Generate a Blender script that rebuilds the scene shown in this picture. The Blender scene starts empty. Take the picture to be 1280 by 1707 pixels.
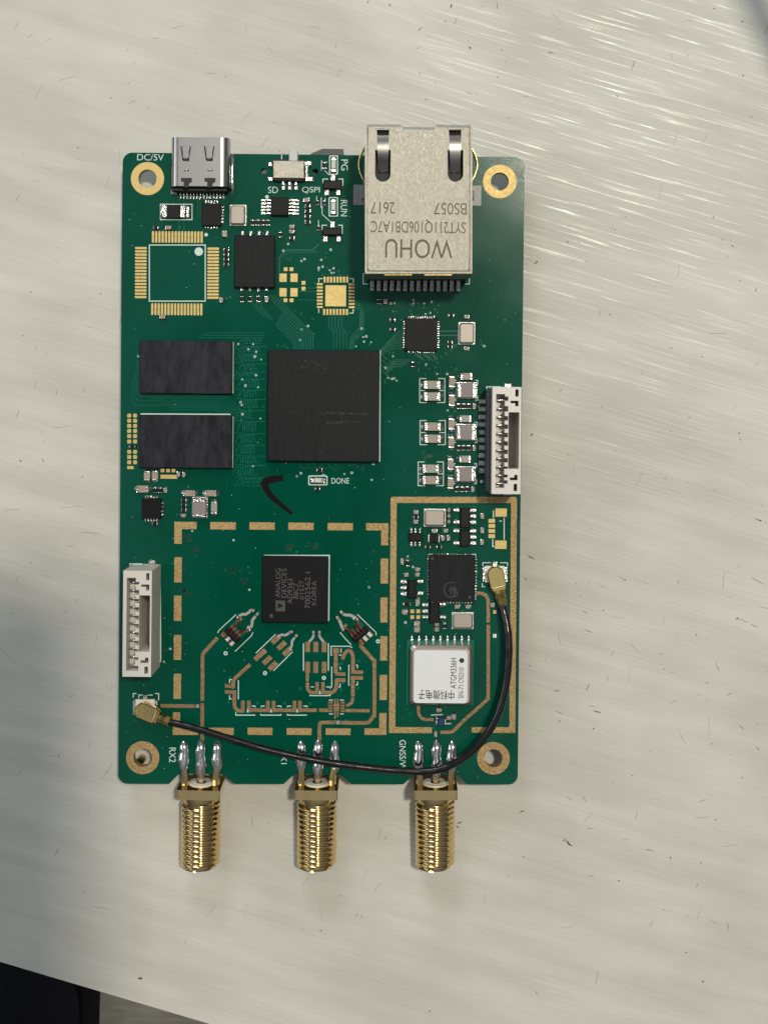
import bpy, math, random
from mathutils import Matrix, Vector
from mathutils.geometry import tessellate_polygon
random.seed(7)
sc = bpy.context.scene
col = sc.collection
rad = math.radians
# ------------------------------------------------------------------ camera, world, lights
# 1 unit = 1 cm.  Board top is z = 0.  K photo pixels per cm on the board top, camera D above it, optical axis meets the board at (NX, NY).
K, D, NX, NY = 106.5, 21.8, 641.0, 680.0
TZ = -0.52                                      # table surface
cam = bpy.data.cameras.new('camera'); co = bpy.data.objects.new('camera', cam); col.objects.link(co)
cam.sensor_fit = 'VERTICAL'; cam.sensor_height = 36.0
cam.lens = K * D / 1707.0 * 36.0
cam.shift_x = (640.0 - NX) / 1707.0; cam.shift_y = -(853.5 - NY) / 1707.0
cam.clip_start = 0.5; cam.clip_end = 2000
co.location = (0, 0, D)
sc.camera = co
world = bpy.data.worlds.new('World'); sc.world = world; world.use_nodes = True
wn = world.node_tree.nodes; wl = world.node_tree.links; wn['Background'].inputs[1].default_value = 1.0
wt = wn.new('ShaderNodeTexCoord'); wx = wn.new('ShaderNodeSeparateXYZ'); wl.new(wt.outputs['Generated'], wx.inputs[0])     # a room: bright ceiling, darker walls
wr = wn.new('ShaderNodeValToRGB'); wl.new(wx.outputs['Z'], wr.inputs[0]); wl.new(wr.outputs[0], wn['Background'].inputs[0])
wr.color_ramp.elements[0].position = 0.0; wr.color_ramp.elements[0].color = (0.06, 0.06, 0.06, 1); wr.color_ramp.elements[1].position = 1.0; wr.color_ramp.elements[1].color = (0.60, 0.62, 0.64, 1)
for p_, c_ in ((0.5, 0.14), (0.86, 0.22)):
    we = wr.color_ramp.elements.new(p_); we.color = (c_, c_ * 1.03, c_ * 1.05, 1)

def aim(o, target):
    d = Vector(target) - o.location
    o.rotation_euler = d.to_track_quat('-Z', 'Y').to_euler()
def area(name, loc, target, sx, sy, power, color):
    l = bpy.data.lights.new(name, 'AREA'); l.shape = 'RECTANGLE'; l.size = sx; l.size_y = sy; l.energy = power; l.color = color
    o = bpy.data.objects.new(name, l); col.objects.link(o); o.location = loc; aim(o, target); return o
LK = (36, 44, 180)                               # the room lamp, up to the right
kl = bpy.data.lights.new('room_lamp', 'SPOT'); kl.energy = 850000; kl.color = (1.0, 0.925, 0.765); kl.spot_size = rad(60); kl.spot_blend = 0.3; kl.shadow_soft_size = 7.0
ko = bpy.data.objects.new('room_lamp', kl); col.objects.link(ko); ko.location = LK; aim(ko, (0, 0, TZ))
area('window', (-85, 8, 50), (0, 0, 0), 36, 50, 14500, (0.90, 0.96, 1.0))
area('upper_fill', (-18, 62, 42), (0, 0, 0), 26, 20, 18000, (0.84, 0.93, 1.0))  # added cool fill from above left, no known source; cools the upper table
sc.view_settings.view_transform = 'Standard'; sc.view_settings.look = 'None'; sc.view_settings.exposure = 0.0; sc.view_settings.gamma = 1.0
sc.render.engine = 'CYCLES'; sc.cycles.use_denoising = True; sc.cycles.max_bounces = 6; sc.cycles.sample_clamp_indirect = 8

# ------------------------------------------------------------------ materials
def mat(name, color, rough=0.5, metal=0.0, var=None, vscale=20, vstretch=(1, 1, 1), bump=0.0, bscale=80, bstretch=(1, 1, 1), rvar=0.0, coat=0.0, spec=0.5, detail=5):
    m = bpy.data.materials.new(name); m.use_nodes = True
    nt = m.node_tree; N = nt.nodes; L = nt.links; b = N['Principled BSDF']
    b.inputs['Base Color'].default_value = (*color, 1); b.inputs['Roughness'].default_value = rough; b.inputs['Metallic'].default_value = metal
    b.inputs['Coat Weight'].default_value = coat; b.inputs['Coat Roughness'].default_value = 0.15; b.inputs['Specular IOR Level'].default_value = spec
    tc = N.new('ShaderNodeTexCoord')
    def noise(scale, stretch):
        mp = N.new('ShaderNodeMapping'); mp.inputs['Scale'].default_value = stretch; L.new(tc.outputs['Object'], mp.inputs['Vector'])
        n = N.new('ShaderNodeTexNoise'); n.inputs['Scale'].default_value = scale; n.inputs['Detail'].default_value = detail; L.new(mp.outputs[0], n.inputs['Vector']); return n
    if var or rvar:
        n = noise(vscale, vstretch)
        if var:
            r = N.new('ShaderNodeValToRGB'); r.color_ramp.elements[0].position = 0.35; r.color_ramp.elements[1].position = 0.68
            r.color_ramp.elements[0].color = (*color, 1); r.color_ramp.elements[1].color = (*var, 1)
            L.new(n.outputs[0], r.inputs[0]); L.new(r.outputs[0], b.inputs['Base Color'])
        if rvar:
            mr = N.new('ShaderNodeMapRange'); mr.inputs['From Min'].default_value = 0.3; mr.inputs['From Max'].default_value = 0.7
            mr.inputs['To Min'].default_value = max(0.02, rough - rvar); mr.inputs['To Max'].default_value = min(1, rough + rvar)
            L.new(n.outputs[0], mr.inputs['Value']); L.new(mr.outputs[0], b.inputs['Roughness'])
    if bump:
        n2 = noise(bscale, bstretch); bp = N.new('ShaderNodeBump'); bp.inputs['Strength'].default_value = bump; bp.inputs['Distance'].default_value = 0.02
        L.new(n2.outputs[0], bp.inputs['Height']); L.new(bp.outputs[0], b.inputs['Normal'])
    return m
M = {}
M['mask'] = mat('green_solder_mask', (0.0004, 0.062, 0.035), 0.13, var=(0.0006, 0.074, 0.046), vscale=0.9, bump=0.06, bscale=70, rvar=0.03, spec=0.17)
M['mask_trace'] = mat('green_mask_over_copper', (0.003, 0.115, 0.075), 0.25, spec=0.3)
M['mask_dark'] = mat('green_mask_over_hole', (0.002, 0.03, 0.018), 0.4)
M['fibre'] = mat('board_edge_laminate', (0.10, 0.13, 0.055), 0.7)
M['gold'] = mat('gold_plated_pad', (0.50, 0.37, 0.13), 0.5, 0.55, var=(0.60, 0.46, 0.20), vscale=14, bump=0.25, bscale=60, rvar=0.12)
M['gold_shaded'] = mat('shaded_gold_pad', (0.33, 0.205, 0.085), 0.42, 0.55, var=(0.50, 0.36, 0.17), vscale=26, bump=0.7, bscale=55, rvar=0.12)  # coarser grain; the lower board's dimmer reflection is put into the darker colour
M['copper'] = mat('tinned_copper_trace', (0.21, 0.125, 0.065), 0.42, 0.45, var=(0.31, 0.195, 0.10), vscale=18, bump=0.4, bscale=40)
M['tin'] = mat('solder_tin', (0.52, 0.52, 0.51), 0.22, 1.0, bump=0.45, bscale=34, rvar=0.1, vscale=30)
M['tin_dull'] = mat('dull_tin', (0.55, 0.55, 0.53), 0.38, 0.85, bump=0.35, bscale=40)
M['tab_tin'] = mat('flat_tinned_tab', (0.22, 0.23, 0.23), 0.5, 0.6, bump=0.4, bscale=30)
M['feed'] = mat('tinned_feed_line', (0.34, 0.34, 0.34), 0.5, 0.35, bump=0.2, bscale=40)
M['solder'] = mat('shiny_solder', (0.80, 0.80, 0.80), 0.13, 1.0, bump=0.3, bscale=10, bstretch=(1.6, .35, 1))
M['silk'] = mat('white_silkscreen', (0.62, 0.74, 0.70), 0.6, var=(0.52, 0.66, 0.62), vscale=60)
M['black'] = mat('black_epoxy', (0.010, 0.010, 0.011), 0.42, spec=0.15, bump=0.12, bscale=110)
M['chip'] = mat('dark_grey_epoxy', (0.0085, 0.0098, 0.0115), 0.46, spec=0.12, var=(0.014, 0.0155, 0.018), vscale=6, vstretch=(4, .35, 1), bump=0.10, bscale=90, rvar=0.05)
M['memory'] = mat('smeared_black_epoxy', (0.008, 0.008, 0.012), 0.36, spec=0.2, var=(0.020, 0.021, 0.034), vscale=4.2, vstretch=(2.6, .9, 1), bump=0.10, bscale=100, rvar=0.07, detail=9)
M['radio'] = mat('fine_black_epoxy', (0.006, 0.006, 0.008), 0.4, spec=0.14, bump=0.12, bscale=100)
M['etch'] = mat('laser_etched_marking', (0.20, 0.20, 0.195), 0.7, var=(0.09, 0.09, 0.09), vscale=60)
M['etch_dim'] = mat('faint_laser_marking', (0.06, 0.06, 0.052), 0.7)
M['ceramic'] = mat('brown_ceramic', (0.30, 0.235, 0.19), 0.5, var=(0.36, 0.29, 0.23), vscale=30)
M['ceramic_grey'] = mat('grey_ceramic', (0.30, 0.275, 0.25), 0.5, var=(0.37, 0.335, 0.29), vscale=30)
M['ferrite'] = mat('grey_ferrite', (0.20, 0.175, 0.17), 0.5, var=(0.25, 0.22, 0.21), vscale=40)
M['can'] = mat('crystal_can_metal', (0.33, 0.30, 0.265), 0.5, 0.85, bump=0.12, bscale=70)
M['shell'] = mat('brushed_nickel_shell', (0.385, 0.37, 0.32), 0.45, 1.0, var=(0.315, 0.302, 0.26), vscale=30, vstretch=(4, .8, 1), bump=0.30, bscale=60, bstretch=(4, 1, 1), rvar=0.10)
M['steel'] = mat('smooth_steel_shell', (0.44, 0.43, 0.415), 0.22, 1.0, bump=0.02, bscale=30, bstretch=(5, 1, 1))
M['spring'] = mat('dark_spring_steel', (0.34, 0.32, 0.30), 0.24, 1.0)
M['brass'] = mat('gold_plated_brass', (0.84, 0.64, 0.31), 0.13, 1.0, var=(0.72, 0.54, 0.28), vscale=5, rvar=0.03)
M['brass_pale'] = mat('pale_gold_plating', (0.60, 0.46, 0.19), 0.16, 1.0, bump=0.08, bscale=20)
M['teflon'] = mat('white_dielectric', (0.74, 0.72, 0.68), 0.45)
M['plastic'] = mat('ivory_plastic', (0.66, 0.62, 0.57), 0.42, bump=0.05, bscale=30)
M['plastic_grey'] = mat('translucent_grey_plastic', (0.50, 0.52, 0.50), 0.35)
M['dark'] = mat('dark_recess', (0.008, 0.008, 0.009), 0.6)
M['socket'] = mat('dark_grey_socket', (0.05, 0.055, 0.06), 0.5)
M['jacket'] = mat('black_cable_jacket', (0.006, 0.006, 0.007), 0.24, bump=0.15, bscale=12)
M['marker'] = mat('black_marker_ink', (0.003, 0.0012, 0.002), 0.6, spec=0.12)
M['stoolblack'] = mat('black_seat_cover', (0.0035, 0.0035, 0.006), 0.8, spec=0.2)
M['label'] = mat('white_paper_label', (0.72, 0.72, 0.74), 0.5)
M['ink'] = mat('black_print', (0.012, 0.012, 0.014), 0.6)
M['shell_print'] = mat('grey_laser_print', (0.12, 0.11, 0.075), 0.6, 0.1)
M['module_can'] = mat('brown_tinted_can', (0.48, 0.42, 0.36), 0.33, 1.0, bump=0.08, bscale=20)
M['blue'] = mat('blue_ceramic', (0.004, 0.03, 0.12), 0.35)
M['wire'] = mat('red_enamelled_wire', (0.26, 0.05, 0.03), 0.3, 0.5)
M['led'] = mat('pale_led_lens', (0.55, 0.57, 0.54), 0.35, bump=0.6, bscale=30)
M['dust'] = mat('pale_dust', (0.55, 0.60, 0.58), 0.8)
M['scratch'] = mat('dark_scratch', (0.17, 0.155, 0.13), 0.7)
M['scratch_pale'] = mat('grey_scratch', (0.33, 0.32, 0.29), 0.6)
M['fleck'] = mat('dark_fleck', (0.05, 0.048, 0.045), 0.7)

# ------------------------------------------------------------------ mesh helpers
def P(px, py, z=0.0):
    f = (D - z) / D / K
    return ((px - NX) * f, (NY - py) * f)
def Ln(px, z=0.0):
    return px / K * (D - z) / D
class MB:
    def __init__(s): s.v = []; s.f = []; s.m = []; s.s = []
    def add(s, vs, fs, m=0, smooth=False):
        o = len(s.v); s.v += [tuple(p) for p in vs]
        for f in fs: s.f.append(tuple(i + o for i in f)); s.m.append(m); s.s.append(smooth)
    def box(s, x0, y0, x1, y1, z0, z1, c=0.0, m=0):
        R = [(x0, y0), (x1, y0), (x1, y1), (x0, y1)]
        vs = [(x, y, z0) for x, y in R]
        if c:
            I = [(x0 + c, y0 + c), (x1 - c, y0 + c), (x1 - c, y1 - c), (x0 + c, y1 - c)]
            vs += [(x, y, z1 - c) for x, y in R] + [(x, y, z1) for x, y in I]
            fs = [(3, 2, 1, 0), (8, 9, 10, 11)]
            for k in range(4):
                j = (k + 1) % 4; fs += [(k, j, 4 + j, 4 + k), (4 + k, 4 + j, 8 + j, 8 + k)]
        else:
            vs += [(x, y, z1) for x, y in R]; fs = [(3, 2, 1, 0), (4, 5, 6, 7)]
            for k in range(4):
                j = (k + 1) % 4; fs.append((k, j, 4 + j, 4 + k))
        s.add(vs, fs, m)
        return s
    def cen(s, cx, cy, w, h, z0, z1, c=0.0, m=0): return s.box(cx - w / 2, cy - h / 2, cx + w / 2, cy + h / 2, z0, z1, c, m)
    def plate(s, outer, holes, z0, z1, m=0, mside=None, mhole=None):
        mside = m if mside is None else mside; mhole = mside if mhole is None else mhole
        loops = [outer] + holes
        flat = [p for l in loops for p in l]
        tris = tessellate_polygon([[Vector((x, y, 0)) for x, y in l] for l in loops])
        n = len(flat)
        up = []
        for a, b, c in tris:
            A, B, C = flat[a], flat[b], flat[c]
            if (B[0] - A[0]) * (C[1] - A[1]) - (B[1] - A[1]) * (C[0] - A[0]) < 0: b, c = c, b
            up.append((a, b, c))
        o = len(s.v)
        s.add([(x, y, z1) for x, y in flat] + [(x, y, z0) for x, y in flat], [], m)
        def raw(f, mm, sm=False): s.f.append(tuple(i + o for i in f)); s.m.append(mm); s.s.append(sm)
        for t in up: raw(t, m); raw((t[2] + n, t[1] + n, t[0] + n), m)
        k0 = 0
        for li, l in enumerate(loops):
            k = len(l); ar = sum(l[i][0] * l[(i + 1) % k][1] - l[(i + 1) % k][0] * l[i][1] for i in range(k))
            ccw = (ar > 0) == (li == 0)
            for i in range(k):
                a, b = k0 + i, k0 + (i + 1) % k
                raw((a + n, b + n, b, a) if ccw else (a, b, b + n, a + n), mside if li == 0 else mhole)
            k0 += k
        return s
    def ribbon(s, pts, w, z0, z1, m=0):
        n = len(pts); ws = w if isinstance(w, (list, tuple)) else [w] * n
        Lp, Rp = [], []
        for i in range(n):
            a = Vector(pts[max(i - 1, 0)]); b = Vector(pts[i]); c = Vector(pts[min(i + 1, n - 1)])
            d1 = (b - a).normalized() if i else (c - b).normalized(); d2 = (c - b).normalized() if i < n - 1 else d1
            t = d1 + d2
            t = t.normalized() if t.length > 1e-6 else d1
            nn = Vector((-t.y, t.x)); k = max(0.5, nn.dot(Vector((-d1.y, d1.x))))
            h = ws[i] / 2 / k; Lp.append(b + nn * h); Rp.append(b - nn * h)
        for Q_, sd in ((Lp, 1), (Rp, 1)):
            for i in range(1, n):
                dd = Vector(pts[i]) - Vector(pts[i - 1])
                if (Q_[i] - Q_[i - 1]).dot(dd) <= 0: Q_[i] = Q_[i - 1].copy()
        vs = [(p.x, p.y, z1) for p in Lp] + [(p.x, p.y, z1) for p in Rp] + [(p.x, p.y, z0) for p in Lp] + [(p.x, p.y, z0) for p in Rp]
        fs = []
        for i in range(n - 1):
            fs += [(i, n + i, n + i + 1, i + 1), (2 * n + i, i, i + 1, 2 * n + i + 1), (n + i, 3 * n + i, 3 * n + i + 1, n + i + 1)]
        fs += [(0, 2 * n, 3 * n, n), (n - 1, 2 * n - 1, 4 * n - 1, 3 * n - 1)]
        s.add(vs, fs, m); return s
    def tube(s, pts, r, seg=10, m=0, smooth=True, caps=True):
        n = len(pts); rs = r if isinstance(r, (list, tuple)) else [r] * n
        pv = [Vector(p) for p in pts]; vs = []; up = None
        for i in range(n):
            t = (pv[min(i + 1, n - 1)] - pv[max(i - 1, 0)]).normalized()
            if up is None: up = Vector((0, 0, 1)) if abs(t.z) < 0.9 else Vector((1, 0, 0))
            a = (up - t * up.dot(t)).normalized(); b = t.cross(a); up = a
            for k in range(seg):
                q = 2 * math.pi * k / seg; vs.append(pv[i] + (a * math.cos(q) + b * math.sin(q)) * rs[i])
        fs = [(i * seg + k, i * seg + (k + 1) % seg, (i + 1) * seg + (k + 1) % seg, (i + 1) * seg + k) for i in range(n - 1) for k in range(seg)]
        s.add(vs, fs, m, smooth)
        if caps: s.add(vs[:seg], [tuple(range(seg - 1, -1, -1))], m); s.add(vs[-seg:], [tuple(range(seg))], m)
        return s
    def mesh(s, name, mats):
        me = bpy.data.meshes.new(name); me.from_pydata(s.v, [], s.f)
        for k in mats: me.materials.append(M[k])
        me.polygons.foreach_set('material_index', s.m); me.polygons.foreach_set('use_smooth', s.s); me.update(); return me
def circle(cx, cy, r, n=40, a0=0.0): return [(cx + r * math.cos(a0 + 2 * math.pi * k / n), cy + r * math.sin(a0 + 2 * math.pi * k / n)) for k in range(n)]
def rrect(x0, y0, x1, y1, r, n=6):
    out = []
    for cx, cy, a in ((x1 - r, y1 - r, 0), (x0 + r, y1 - r, 90), (x0 + r, y0 + r, 180), (x1 - r, y0 + r, 270)):
        out += [(cx + r * math.cos(rad(a + 90 * k / n)), cy + r * math.sin(rad(a + 90 * k / n))) for k in range(n + 1)]
    return out
def smoothpath(pts, n=6):
    out = []; q = [Vector(p) for p in pts]
    for i in range(len(q) - 1):
        a, b, c, d = q[max(i - 1, 0)], q[i], q[i + 1], q[min(i + 2, len(q) - 1)]
        for k in range(n):
            t = k / n; out.append(tuple(0.5 * ((2 * b) + (c - a) * t + (2 * a - 5 * b + 4 * c - d) * t * t + (3 * b - a - 3 * c + d) * t ** 3)))
    out.append(tuple(q[-1])); return out

# ------------------------------------------------------------------ object helpers
W = {}
def place(o, parent, loc, rz, tilt=None):
    w = Matrix.Translation(Vector(loc)) @ Matrix.Rotation(rz, 4, 'Z')
    if tilt: w = w @ tilt
    o.parent = parent
    o.matrix_basis = (W[parent.name].inverted() @ w) if parent else w
    W[o.name] = w
def part(name, me, parent, loc=(0, 0, 0), rz=0.0, mats=None, tilt=None, **pr):
    if isinstance(me, MB): me = me.mesh(name, mats)
    o = bpy.data.objects.new(name, me); col.objects.link(o); place(o, parent, loc, rz, tilt)
    for k, v in pr.items(): o[k] = v
    return o
def thing(name, label, cat, loc=(0, 0, 0), rz=0.0):
    o = bpy.data.objects.new(name, None); col.objects.link(o); o.empty_display_size = 0.5; place(o, None, loc, rz)
    o['label'] = label; o['category'] = cat; return o
TILT = rad(-0.55)                                # the board lies turned half a degree clockwise

# ------------------------------------------------------------------ table, floor, stool
def plane_material(name, c0, c1, floor=False):
    m = bpy.data.materials.new(name); m.use_nodes = True; nt = m.node_tree; N = nt.nodes; L = nt.links; b = N['Principled BSDF']
    tc = N.new('ShaderNodeTexCoord')
    def nz(stretch, scale, detail=6, rot=0.0):
        mp = N.new('ShaderNodeMapping'); mp.inputs['Scale'].default_value = stretch; mp.inputs['Rotation'].default_value = (0, 0, rot); L.new(tc.outputs['Object'], mp.inputs[0])
        n = N.new('ShaderNodeTexNoise'); n.inputs['Scale'].default_value = scale; n.inputs['Detail'].default_value = detail; L.new(mp.outputs[0], n.inputs['Vector']); return n
    a = nz((0.16, 1.0, 1), 2.6, 7); g = nz((1, 1, 1), 0.35, 3); f = nz((0.035, 1.0, 1), 22, 8, rad(-3)); mix = N.new('ShaderNodeMath'); mix.operation = 'ADD'
    L.new(a.outputs[0], mix.inputs[0]); L.new(g.outputs[0], mix.inputs[1])
    r = N.new('ShaderNodeValToRGB'); r.color_ramp.elements[0].position = 0.4; r.color_ramp.elements[1].position = 0.62
    half = N.new('ShaderNodeMath'); half.operation = 'MULTIPLY'; half.inputs[1].default_value = 0.5; L.new(mix.outputs[0], half.inputs[0])
    r.color_ramp.elements[0].color = (*c0, 1); r.color_ramp.elements[1].color = (*c1, 1); L.new(half.outputs[0], r.inputs[0]); L.new(r.outputs[0], b.inputs['Base Color'])
    mr = N.new('ShaderNodeMapRange'); mr.inputs['From Min'].default_value = 0.3; mr.inputs['From Max'].default_value = 0.7; mr.inputs['To Min'].default_value = 0.24; mr.inputs['To Max'].default_value = 0.46
    mr.inputs['From Min'].default_value = 0.52; mr.inputs['From Max'].default_value = 0.66; mr.inputs['To Min'].default_value = 0.62; mr.inputs['To Max'].default_value = 0.23; L.new(f.outputs[0], mr.inputs[0]); L.new(mr.outputs[0], b.inputs['Roughness'])
    s2 = N.new('ShaderNodeMath'); s2.operation = 'MULTIPLY_ADD'; s2.inputs[1].default_value = 0.55; L.new(a.outputs[0], s2.inputs[0]); L.new(f.outputs[0], s2.inputs[2])
    bp = N.new('ShaderNodeBump'); bp.inputs['Strength'].default_value = 0.31; bp.inputs['Distance'].default_value = 0.02; L.new(s2.outputs[0], bp.inputs['Height']); L.new(bp.outputs[0], b.inputs['Normal'])
    b.inputs['Specular IOR Level'].default_value = 0.3
    return m
M['table'] = plane_material('white_brushed_paint', (0.51, 0.498, 0.45), (0.612, 0.602, 0.553))
M['floor'] = plane_material('grey_floor', (0.25, 0.24, 0.205), (0.34, 0.33, 0.28))
e0 = Vector(P(0, 1603, TZ)); e1 = Vector(P(350, 1707, TZ)); ed = (e1 - e0).normalized(); EA = math.atan2(ed.y, ed.x)
tb = thing('white_table', 'white painted table with fine scratches under the green circuit board', 'table', (e0.x, e0.y, TZ), EA)
def tloc(px, py):                                # photo point on the table -> table frame
    v = W[tb.name].inverted() @ Vector((*P(px, py, TZ), TZ)); return (v.x, v.y)
t = MB(); t.plate(rrect(-14, 0, 70, 62, 0.4), [], -2.4, 0.0)
part('tabletop', t, tb, W[tb.name].translation, EA, ['table'])
lg = MB(); lg.box(-2, -2, 2, 2, -73, -2.4); lme = lg.mesh('leg', ['tin_dull'])
for lx, ly in ((-10, 6), (66, 6), (66, 56), (-10, 56)):
    v = W[tb.name] @ Vector((lx, ly, 0)); part('leg', lme, tb, v, EA)
fm = MB(); fm.box(-400, -400, 400, 400, -75, -73.0); fl = part('floor', fm, None, (0, 0, 0), 0, ['floor'], kind='structure')
# scratches, fibres and flecks in the paint
scr = MB()
marks = [(185,163,1,50,3),(376,128,3,20,2),(613,3,7,70,3),(650,8,6,-70,3),(697,80,10,30,2),(710,166,6,-30,1.5),(781,68,2,0,2),(782,155,12,-20,1.5),(466,251,3,0,2),(440,264,3,0,2),(376,263,8,70,1.5),(790,276,20,72,1.2),(1125,232,26,70,1.5),
 (802,371,2,0,2),(816,420,4,-20,2),(168,490,3,-40,3),(52,487,3,0,2.5),(39,560,3,0,3),(35,768,4,-60,4.5),(72,768,8,-65,5),(138,795,3,0,3),(221,735,2,0,2),(22,1022,5,-30,2),(52,938,4,0,2.5),(211,1080,2,0,2.5),(240,865,3,0,2.5),(300,998,14,-22,2),(120,1160,12,40,1.2),(130,246,5,0,2),
 (752,10,9,80,4),(759,35,14,70,2),(700,48,10,35,2),(742,36,7,-30,2),(828,10,12,88,1.5),(783,80,4,0,5),(836,83,2,0,3),(918,88,10,-10,3),(829,128,3,0,3),(848,197,3,0,2),(700,122,4,60,2),(725,138,5,75,1.5),(1055,108,18,70,1.5),(1145,93,4,-20,2),(1238,126,3,0,3),(1237,36,3,0,4),(1190,14,3,0,3),(1251,195,6,0,2.5),(1028,160,4,-30,3),
 (893,438,8,30,4),(946,403,3,0,3),(977,436,4,10,2.5),(1024,383,3,0,2.5),(1188,362,3,0,3),(1204,400,5,60,3),(1220,410,6,-50,2.5),(1212,428,6,60,2),(1259,483,5,80,4),(1016,524,3,80,3),(1118,580,5,0,2),(1195,556,30,-3,1),(1233,468,3,0,2),(886,725,8,40,5),(934,651,4,0,3),(1003,678,3,80,2),(1117,719,2,0,2.5),(1231,722,3,-70,3),(1233,733,3,-70,3),(1148,697,8,60,1.5),
 (947,757,2,0,2),(1108,797,3,0,2),(1145,805,2,0,2),(946,872,6,30,1.5),(1084,851,8,55,1.5),(885,929,14,-40,5),(1262,866,14,-25,3),(1267,868,4,0,4),(876,965,6,-60,4),(1036,964,16,-28,2),(1041,967,3,0,3.5),(960,973,3,0,3),(974,1020,12,-28,2),(1005,1017,2,0,3),(981,1052,14,-25,2),(1130,971,8,70,1.5),(1205,968,30,86,1),(1262,968,26,-28,2),(1238,1034,18,-20,4),(1256,1043,12,-25,3),(1228,1031,6,10,4),
 (932,1066,20,-75,1.2),(1058,1081,22,-50,1.2),(1160,1058,3,80,3),(1128,1057,2,0,2),(910,1096,14,75,1.2),(1020,1090,8,45,2),(1100,1090,8,5,1.5),(883,1110,2,0,3),(1106,1115,2,0,2.5),(1178,1138,7,0,2.5),(1195,1112,20,-65,1.2),(979,1145,14,58,3),(928,1151,10,10,3.5),(1012,1131,10,80,1.5),(1121,1170,14,28,1.6),(1215,1157,12,20,2),(1165,1158,6,-40,2),(986,1177,16,-10,2),(995,1186,14,-15,3),(932,1188,14,-25,1.8),(1181,1210,30,88,1),
 (989,1215,3,0,3.5),(932,1202,2,0,3),(1185,1240,10,10,3),(1053,1293,4,0,2.5),(1235,1212,10,-45,2),(1262,1248,8,-50,2.5),(1236,1296,3,0,3),(974,1332,12,-50,1.5),(1060,1360,12,75,1.2),(1192,1366,3,0,3),(1170,1335,14,20,1.5),(949,1331,10,-30,2),(870,1353,9,20,4),(948,1406,16,-35,5),(940,1400,8,40,3),(983,1381,10,10,1.5),(872,1428,3,0,3),(1082,1417,14,-12,3),(1117,1430,3,-60,3),(1167,1438,3,0,2.5),(985,1461,12,-20,3),(1031,1468,3,-30,4),(1161,1476,8,75,1.5),
 (1085,1540,14,60,1.8),(1190,1538,20,-25,1.5),(1213,1545,14,-75,1.5),(1143,1588,4,-20,3),(994,1630,24,80,1.2),(1171,1636,3,0,4),(894,1655,6,-60,4),(716,1685,3,0,3),(309,1571,2,0,2.5),(234,1630,9,0,7),(535,1551,4,0,4),(98,1260,2,0,3),(642,1397,5,55,5),(766,1372,8,20,7),(763,1378,8,-40,4),(700,1270,3,0,4),(180,1285,34,58,1.2),(633,1390,26,85,1),(628,1480,16,55,1.3),(595,1525,10,60,1.5),(603,1528,8,-60,1.5),(420,1370,16,85,1.1),(560,1360,12,-80,1),(95,1420,14,60,1.2),(150,1240,20,75,1),
 (60,640,20,65,1.2),(30,690,16,70,1.2),(70,720,10,-35,1.5),(100,712,26,5,1.0),(150,725,16,-30,1.2),(140,650,10,70,1.3),(95,655,8,-80,1.3),(20,850,26,5,1.0),(120,845,40,3,0.9),(150,888,30,-4,1),(118,910,14,10,1.1),(30,965,12,70,1.2),(130,1000,10,60,1.2),(160,940,6,30,2),(110,1020,10,55,1.5),(60,580,10,-75,1.2),(78,590,14,-60,1.2),(150,545,20,-10,1),(30,330,14,60,1.2),(220,170,12,30,1),(225,105,8,-45,1.2),(560,75,10,60,1.2),(565,120,16,70,1),(345,355,10,85,1),(375,340,20,86,.9),(50,60,10,40,1)]
for (x, y, ln, an, wd) in marks:
    c = tloc(x, y); a = rad(an); d = Vector((math.cos(a), math.sin(a))); d = Matrix.Rotation(-EA, 2) @ d
    h = max(ln, wd) / 2 / K; wd2 = wd / K * 0.47
    n = 4; pts = []; ws = []
    for k in range(n + 1):
        u = k / n * 2 - 1; off = random.uniform(-1, 1) * wd2 * 0.5
        pts.append((c[0] + d.x * u * h - d.y * off, c[1] + d.y * u * h + d.x * off)); ws.append(max(0.003, wd2 * (1.05 - u * u) * random.uniform(.6, 1.2)))
    scr.ribbon(pts, ws, 0.001, 0.003, random.choice((0, 0, 2, 1)) if ln > 3 else 2)
for k in range(280):                            # finer random wear
    x, y = random.uniform(-20, 1300), random.uniform(-20, 1560)
    c = tloc(x, y)
    if c[1] < 0.2: continue
    if random.random() < 0.45: l, w_ = 0.012, 0.010
    else: l, w_ = random.uniform(0.03, 0.16), random.uniform(0.004, 0.008)
    a = random.gauss(rad(75), 0.5) if random.random() < .6 else random.gauss(0, .3)
    d = (math.cos(a) * l, math.sin(a) * l)
    scr.ribbon([(c[0] - d[0], c[1] - d[1]), (c[0] + random.uniform(-.01, .01), c[1]), (c[0] + d[0], c[1] + d[1])], [w_ * .4, w_, w_ * .4], 0.001, 0.0025, random.choice((0, 1, 1, 2)) if l < 0.02 else 1)
part('scratches', scr, tb, W[tb.name].translation, EA, ['scratch', 'scratch_pale', 'fleck'], kind='stuff')
# dark seat seen past the table edge
sx, sy = P(152, 1648, -33); sy += 3.0
st = thing('black_stool', 'black padded stool with a rounded corner below the table edge', 'stool', (sx - 17, sy - 17, -73))
s = MB(); s.plate(rrect(-17, -17, 17, 17, 2.2, 8), [], 40, 42); s.plate(rrect(-16.7, -16.7, 16.7, 16.7, 2.0, 8), [], 42, 42.5); part('seat', s, st, (sx - 17, sy - 17, -73), rad(-1.5), ['stoolblack'] if 'stoolblack' in M else ['jacket'])
slm = MB(); slm.box(-1.2, -1.2, 1.2, 1.2, 0, 40); slme = slm.mesh('leg', ['dark'])
for a, b in ((-14, -14), (2, -14), (-2, -1), (-14, -1)): part('leg', slme, st, (sx - 17 + a, sy - 17 + b, -73))

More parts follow.
